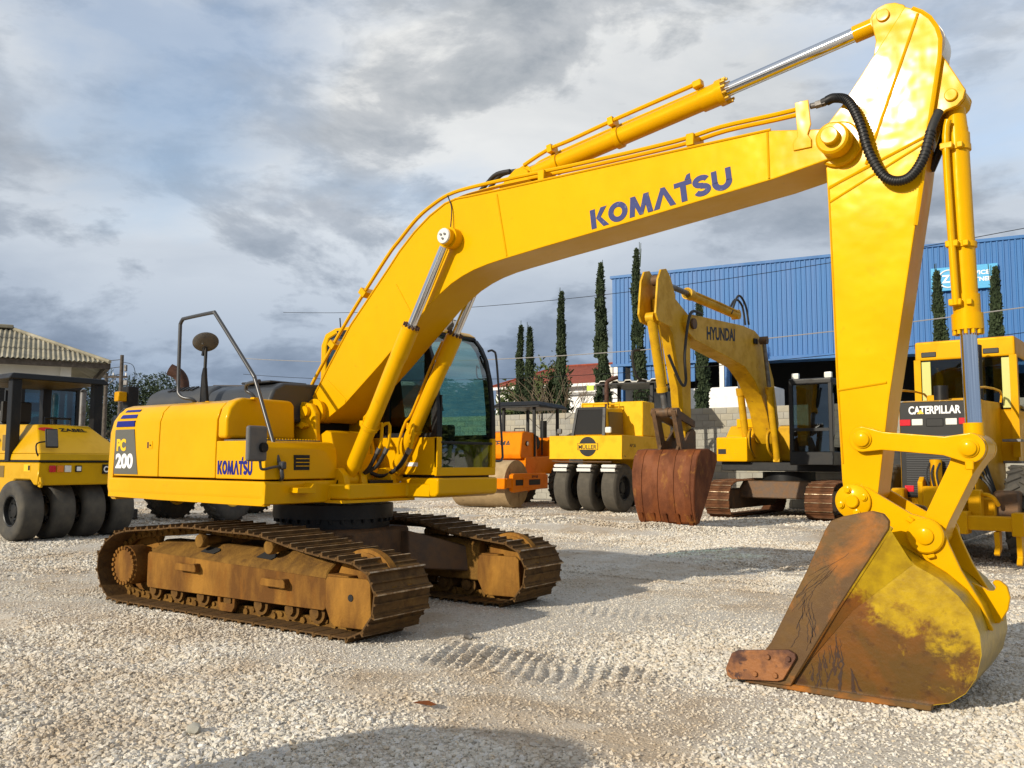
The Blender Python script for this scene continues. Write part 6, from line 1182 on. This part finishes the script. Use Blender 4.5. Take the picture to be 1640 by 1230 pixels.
# ---------------------------------------------------------------- trees and shrubs
def leaves(n, fn, size, m, name, up=.0, seed=1):
    r = np.random.default_rng(seed); P = np.array([fn(r) for _ in range(n)]); d = r.normal(size=(n, 3)); d[:, 2] += up*2.2; d /= np.linalg.norm(d, axis=1)[:, None]; e = np.cross(d, r.normal(size=(n, 3))); e /= np.linalg.norm(e, axis=1)[:, None]
    s = size*r.uniform(.6, 1.4, n)[:, None]; a, b = d*s, e*s*.38; V = np.stack([P-a*.6-b, P-a*.6+b, P+a+b*.3, P+a-b*.3], 1).reshape(-1, 3); me = bpy.data.meshes.new(name); me.from_pydata(V.tolist(), [], [tuple(range(4*i, 4*i+4)) for i in range(n)]); me.materials.append(m); return me
def cypress(label, p, h, rad, seed, twin=False):
    r_ = thing('cypress_tree', label, 'tree', (p[0], p[1], 0), 0, 'cypress trees along the wall'); rs = np.random.default_rng(seed); ph = rs.uniform(0, 6, 6); ln = rs.uniform(-.022, .022); g0, g1 = rs.uniform(.2, .9, 2)
    MB().cyl((0, 0, 0), (0, 0, h*.9), rad*.3, .02, n=8).build('trunk', WOOD, r_)
    def fn(r):
        u = r.random()**.85; z = .3+u*(h-.3)*1.0; pr = (1-u)**.55*min(1, .55+u*2.2) if u < 1 else 0
        a = r.uniform(0, 6.283); lump = 1+.20*math.sin(z*2.1+ph[0]+a)+.16*math.sin(z*5.3+ph[1]-2*a)+.10*math.sin(z*11+ph[2]+3*a); rr = rad*pr*lump*(r.uniform(.55, 1.0)**.4)+.015
        if abs(u-g0) < .03 and math.sin(a+ph[3]) > .2: rr *= .45
        if abs(u-g1) < .02 and math.sin(a+ph[4]) > 0: rr *= 1.35
        return (rr*math.cos(a)+ln*z+.03*math.sin(z*.9+ph[5]), rr*math.sin(a), z)
    link('crown', leaves(7000, fn, .11, LEAFD, 'crown', 1.0, seed), r_)
    tw = MB()
    for k in range(3): a = rs.uniform(0, 6); tw.tube([(0, 0, h*.93), (.05*math.cos(a), .05*math.sin(a), h+rs.uniform(0, .35))], .012, 5)
    tw.build('top_twigs', LEAFD, r_)
for (x, y, h, rd, lb) in ((-15.1, 24.0, 7.3, .27, 'left stem of the twin slim cypresses in front of the red roof'), (-14.75, 24.1, 7.2, .33, 'right stem of the twin slim cypresses in front of the red roof'), (-13.1, 24.1, 8.6, .36, 'single cypress over the middle of the red roof'), (-11.1, 24.2, 9.6, .44, 'broad tall cypress just left of the blue hall corner'), (-9.35, 24.3, 10.0, .40, 'tallest cypress in front of the left end of the blue hall'), (-6.55, 24.0, 7.5, .36, 'cypress half hidden behind the old excavator arm'), (1.5, 24.3, 7.65, .34, 'cypress between big excavator arm and bucket cylinder'), (2.95, 25.2, 7.75, .34, 'cypress behind the upright bucket cylinder in front of the sign')):
    cypress(lb, (x, y), h, rd*.86, int(abs(x)*10)+3)
def bush(label, p, rx, rz, n, m, seed, nm='shrub', cat='shrub', size=.16, trunk=True):
    r_ = thing(nm, label, cat, (p[0], p[1], 0)); rs = np.random.default_rng(seed); cs = [(rs.normal(0, rx*.45), rs.normal(0, rx*.4), rz*rs.uniform(.35, .8), rs.uniform(.35, .6)) for _ in range(16)]
    def fn(r):
        c = cs[r.integers(len(cs))]; d = r.normal(size=3); d /= np.linalg.norm(d); q = r.random()**.4*c[3]; return (c[0]+d[0]*q*rx, c[1]+d[1]*q*rx, max(.1, c[2]+d[2]*q*rz*.6))
    link('crown', leaves(n, fn, size, m, 'crown', .2, seed), r_)
    b = MB()
    for c in cs[:8]: b.tube([(0, 0, 0), (c[0]*.4, c[1]*.4, c[2]*.5), c[:3]], .05*rx, 6, 3)
    b.build('trunk', WOOD, r_); return r_
bush('leafy yellow green shrub in front of the white house beside the twin cypresses', (-15.8, 26.5), .9, 6.0, 5200, LEAFB, 5, size=.12); bush('low green shrub left of the twin cypresses against the house', (-17.6, 26.5), .8, 5.2, 3400, LEAFB, 6, size=.12)
def bare(label, p, h, seed):
    r_ = thing('bare_shrub', label, 'shrub', (p[0], p[1], 0)); rs = random.Random(seed); b = MB()
    def grow(p, d, l, r, k):
        q = p+d*l; b.tube([p, p.lerp(q, .5)+Vector((rs.uniform(-.05, .05), rs.uniform(-.05, .05), 0)), q], r, 5)
        if k > 0:
            for _ in range(3): grow(q, (d+Vector((rs.uniform(-.7, .7), rs.uniform(-.7, .7), rs.uniform(-.2, .5)))).normalized(), l*rs.uniform(.6, .85), r*.6, k-1)
    for _ in range(4): grow(Vector((rs.uniform(-.2, .2), rs.uniform(-.2, .2), 0)), Vector((rs.uniform(-.3, .3), rs.uniform(-.3, .3), 1)).normalized(), h*.42, .035, 3)
    b.build('branches', TWIG, r_)
bare('leafless pale shrub standing in front of the single cypress', (-12.5, 23.4), 4.6, 3); bush('rounded green shrub between the twin cypresses and the single cypress', (-14.3, 25.6), .7, 5.6, 4200, LEAFB, 9, size=.12)
for i, (x, y, rx, h, lb) in enumerate(((-103, 57, 7, 12.6, 'dark round tree behind the tall plain pole'), (-98, 42, 7, 8.5, 'lower dark tree left of the utility poles'), (-125, 82, 9, 9.5, 'dark tree on the horizon right of the poles'))):
    t_ = bush(lb, (x, y), rx, h, 24000, LEAFF, 30+i, 'far_tree', 'tree', .20); t_['group'] = 'far trees'
bank = MB(); 
hz = []
for k in range(121):
    a = R_(95+k*.75); r0 = 260; hz.append((CAM.x+r0*math.cos(a), CAM.y+r0*math.sin(a), 5.5+4*math.sin(k*.35)*math.sin(k*.11+1)+2.0*math.sin(k*1.3)))
bv = [(x, y, -1) for x, y, z in hz]+[(x, y, z) for x, y, z in hz]+[(CAM.x+(x-CAM.x)*1.15, CAM.y+(y-CAM.y)*1.15, z+1) for x, y, z in hz]; n = len(hz)
hill = structure(MB().faces(bv, [(i, i+1, n+i+1, n+i) for i in range(n-1)]+[(n+i, n+i+1, 2*n+i+1, 2*n+i) for i in range(n-1)]).build('hills', LEAFF))

rt_ = bush('leafy tree right of the grader, mirrored in the big excavator windscreen', (13.5, 16.5), 2.8, 9.5, 14000, LEAFB, 44, 'broadleaf_tree', 'tree', .20)
# small things lying on the gravel
fl = MB().faces([(0, 0, .004), (.07, -.02, .012), (.15, .01, .006), (.17, .04, .012), (.09, .05, .02), (.02, .035, .008)], [(0, 1, 4, 5), (1, 2, 3, 4)]); fo = fl.build('rust_flake', RUSTR); fo.location = (3.46, -2.42, .01); tag(fo, 'thin orange brown rust flake lying at the edge of the foreground shadow', 'rust flake')
for i_, (x, y, lb) in enumerate(((2.42, -.62, 'dark fist sized stone in the shadow ahead of the near crawler'), (2.86, -3.55, 'pale upright stone larger than the gravel around it in the foreground'))):
    st = MB(); t = bmesh.new(); bmesh.ops.create_icosphere(t, subdivisions=2, radius=1); rr_ = random.Random(i_)
    for v in t.verts: v.co *= rr_.uniform(.8, 1.15)
    st._add(t, 0, 1, Matrix.Diagonal((.05, .035, .03, 1))); so_ = st.build('stone', STEEL if i_ == 0 else CONC); so_.location = (x, y, .012); tag(so_, lb, 'stone')
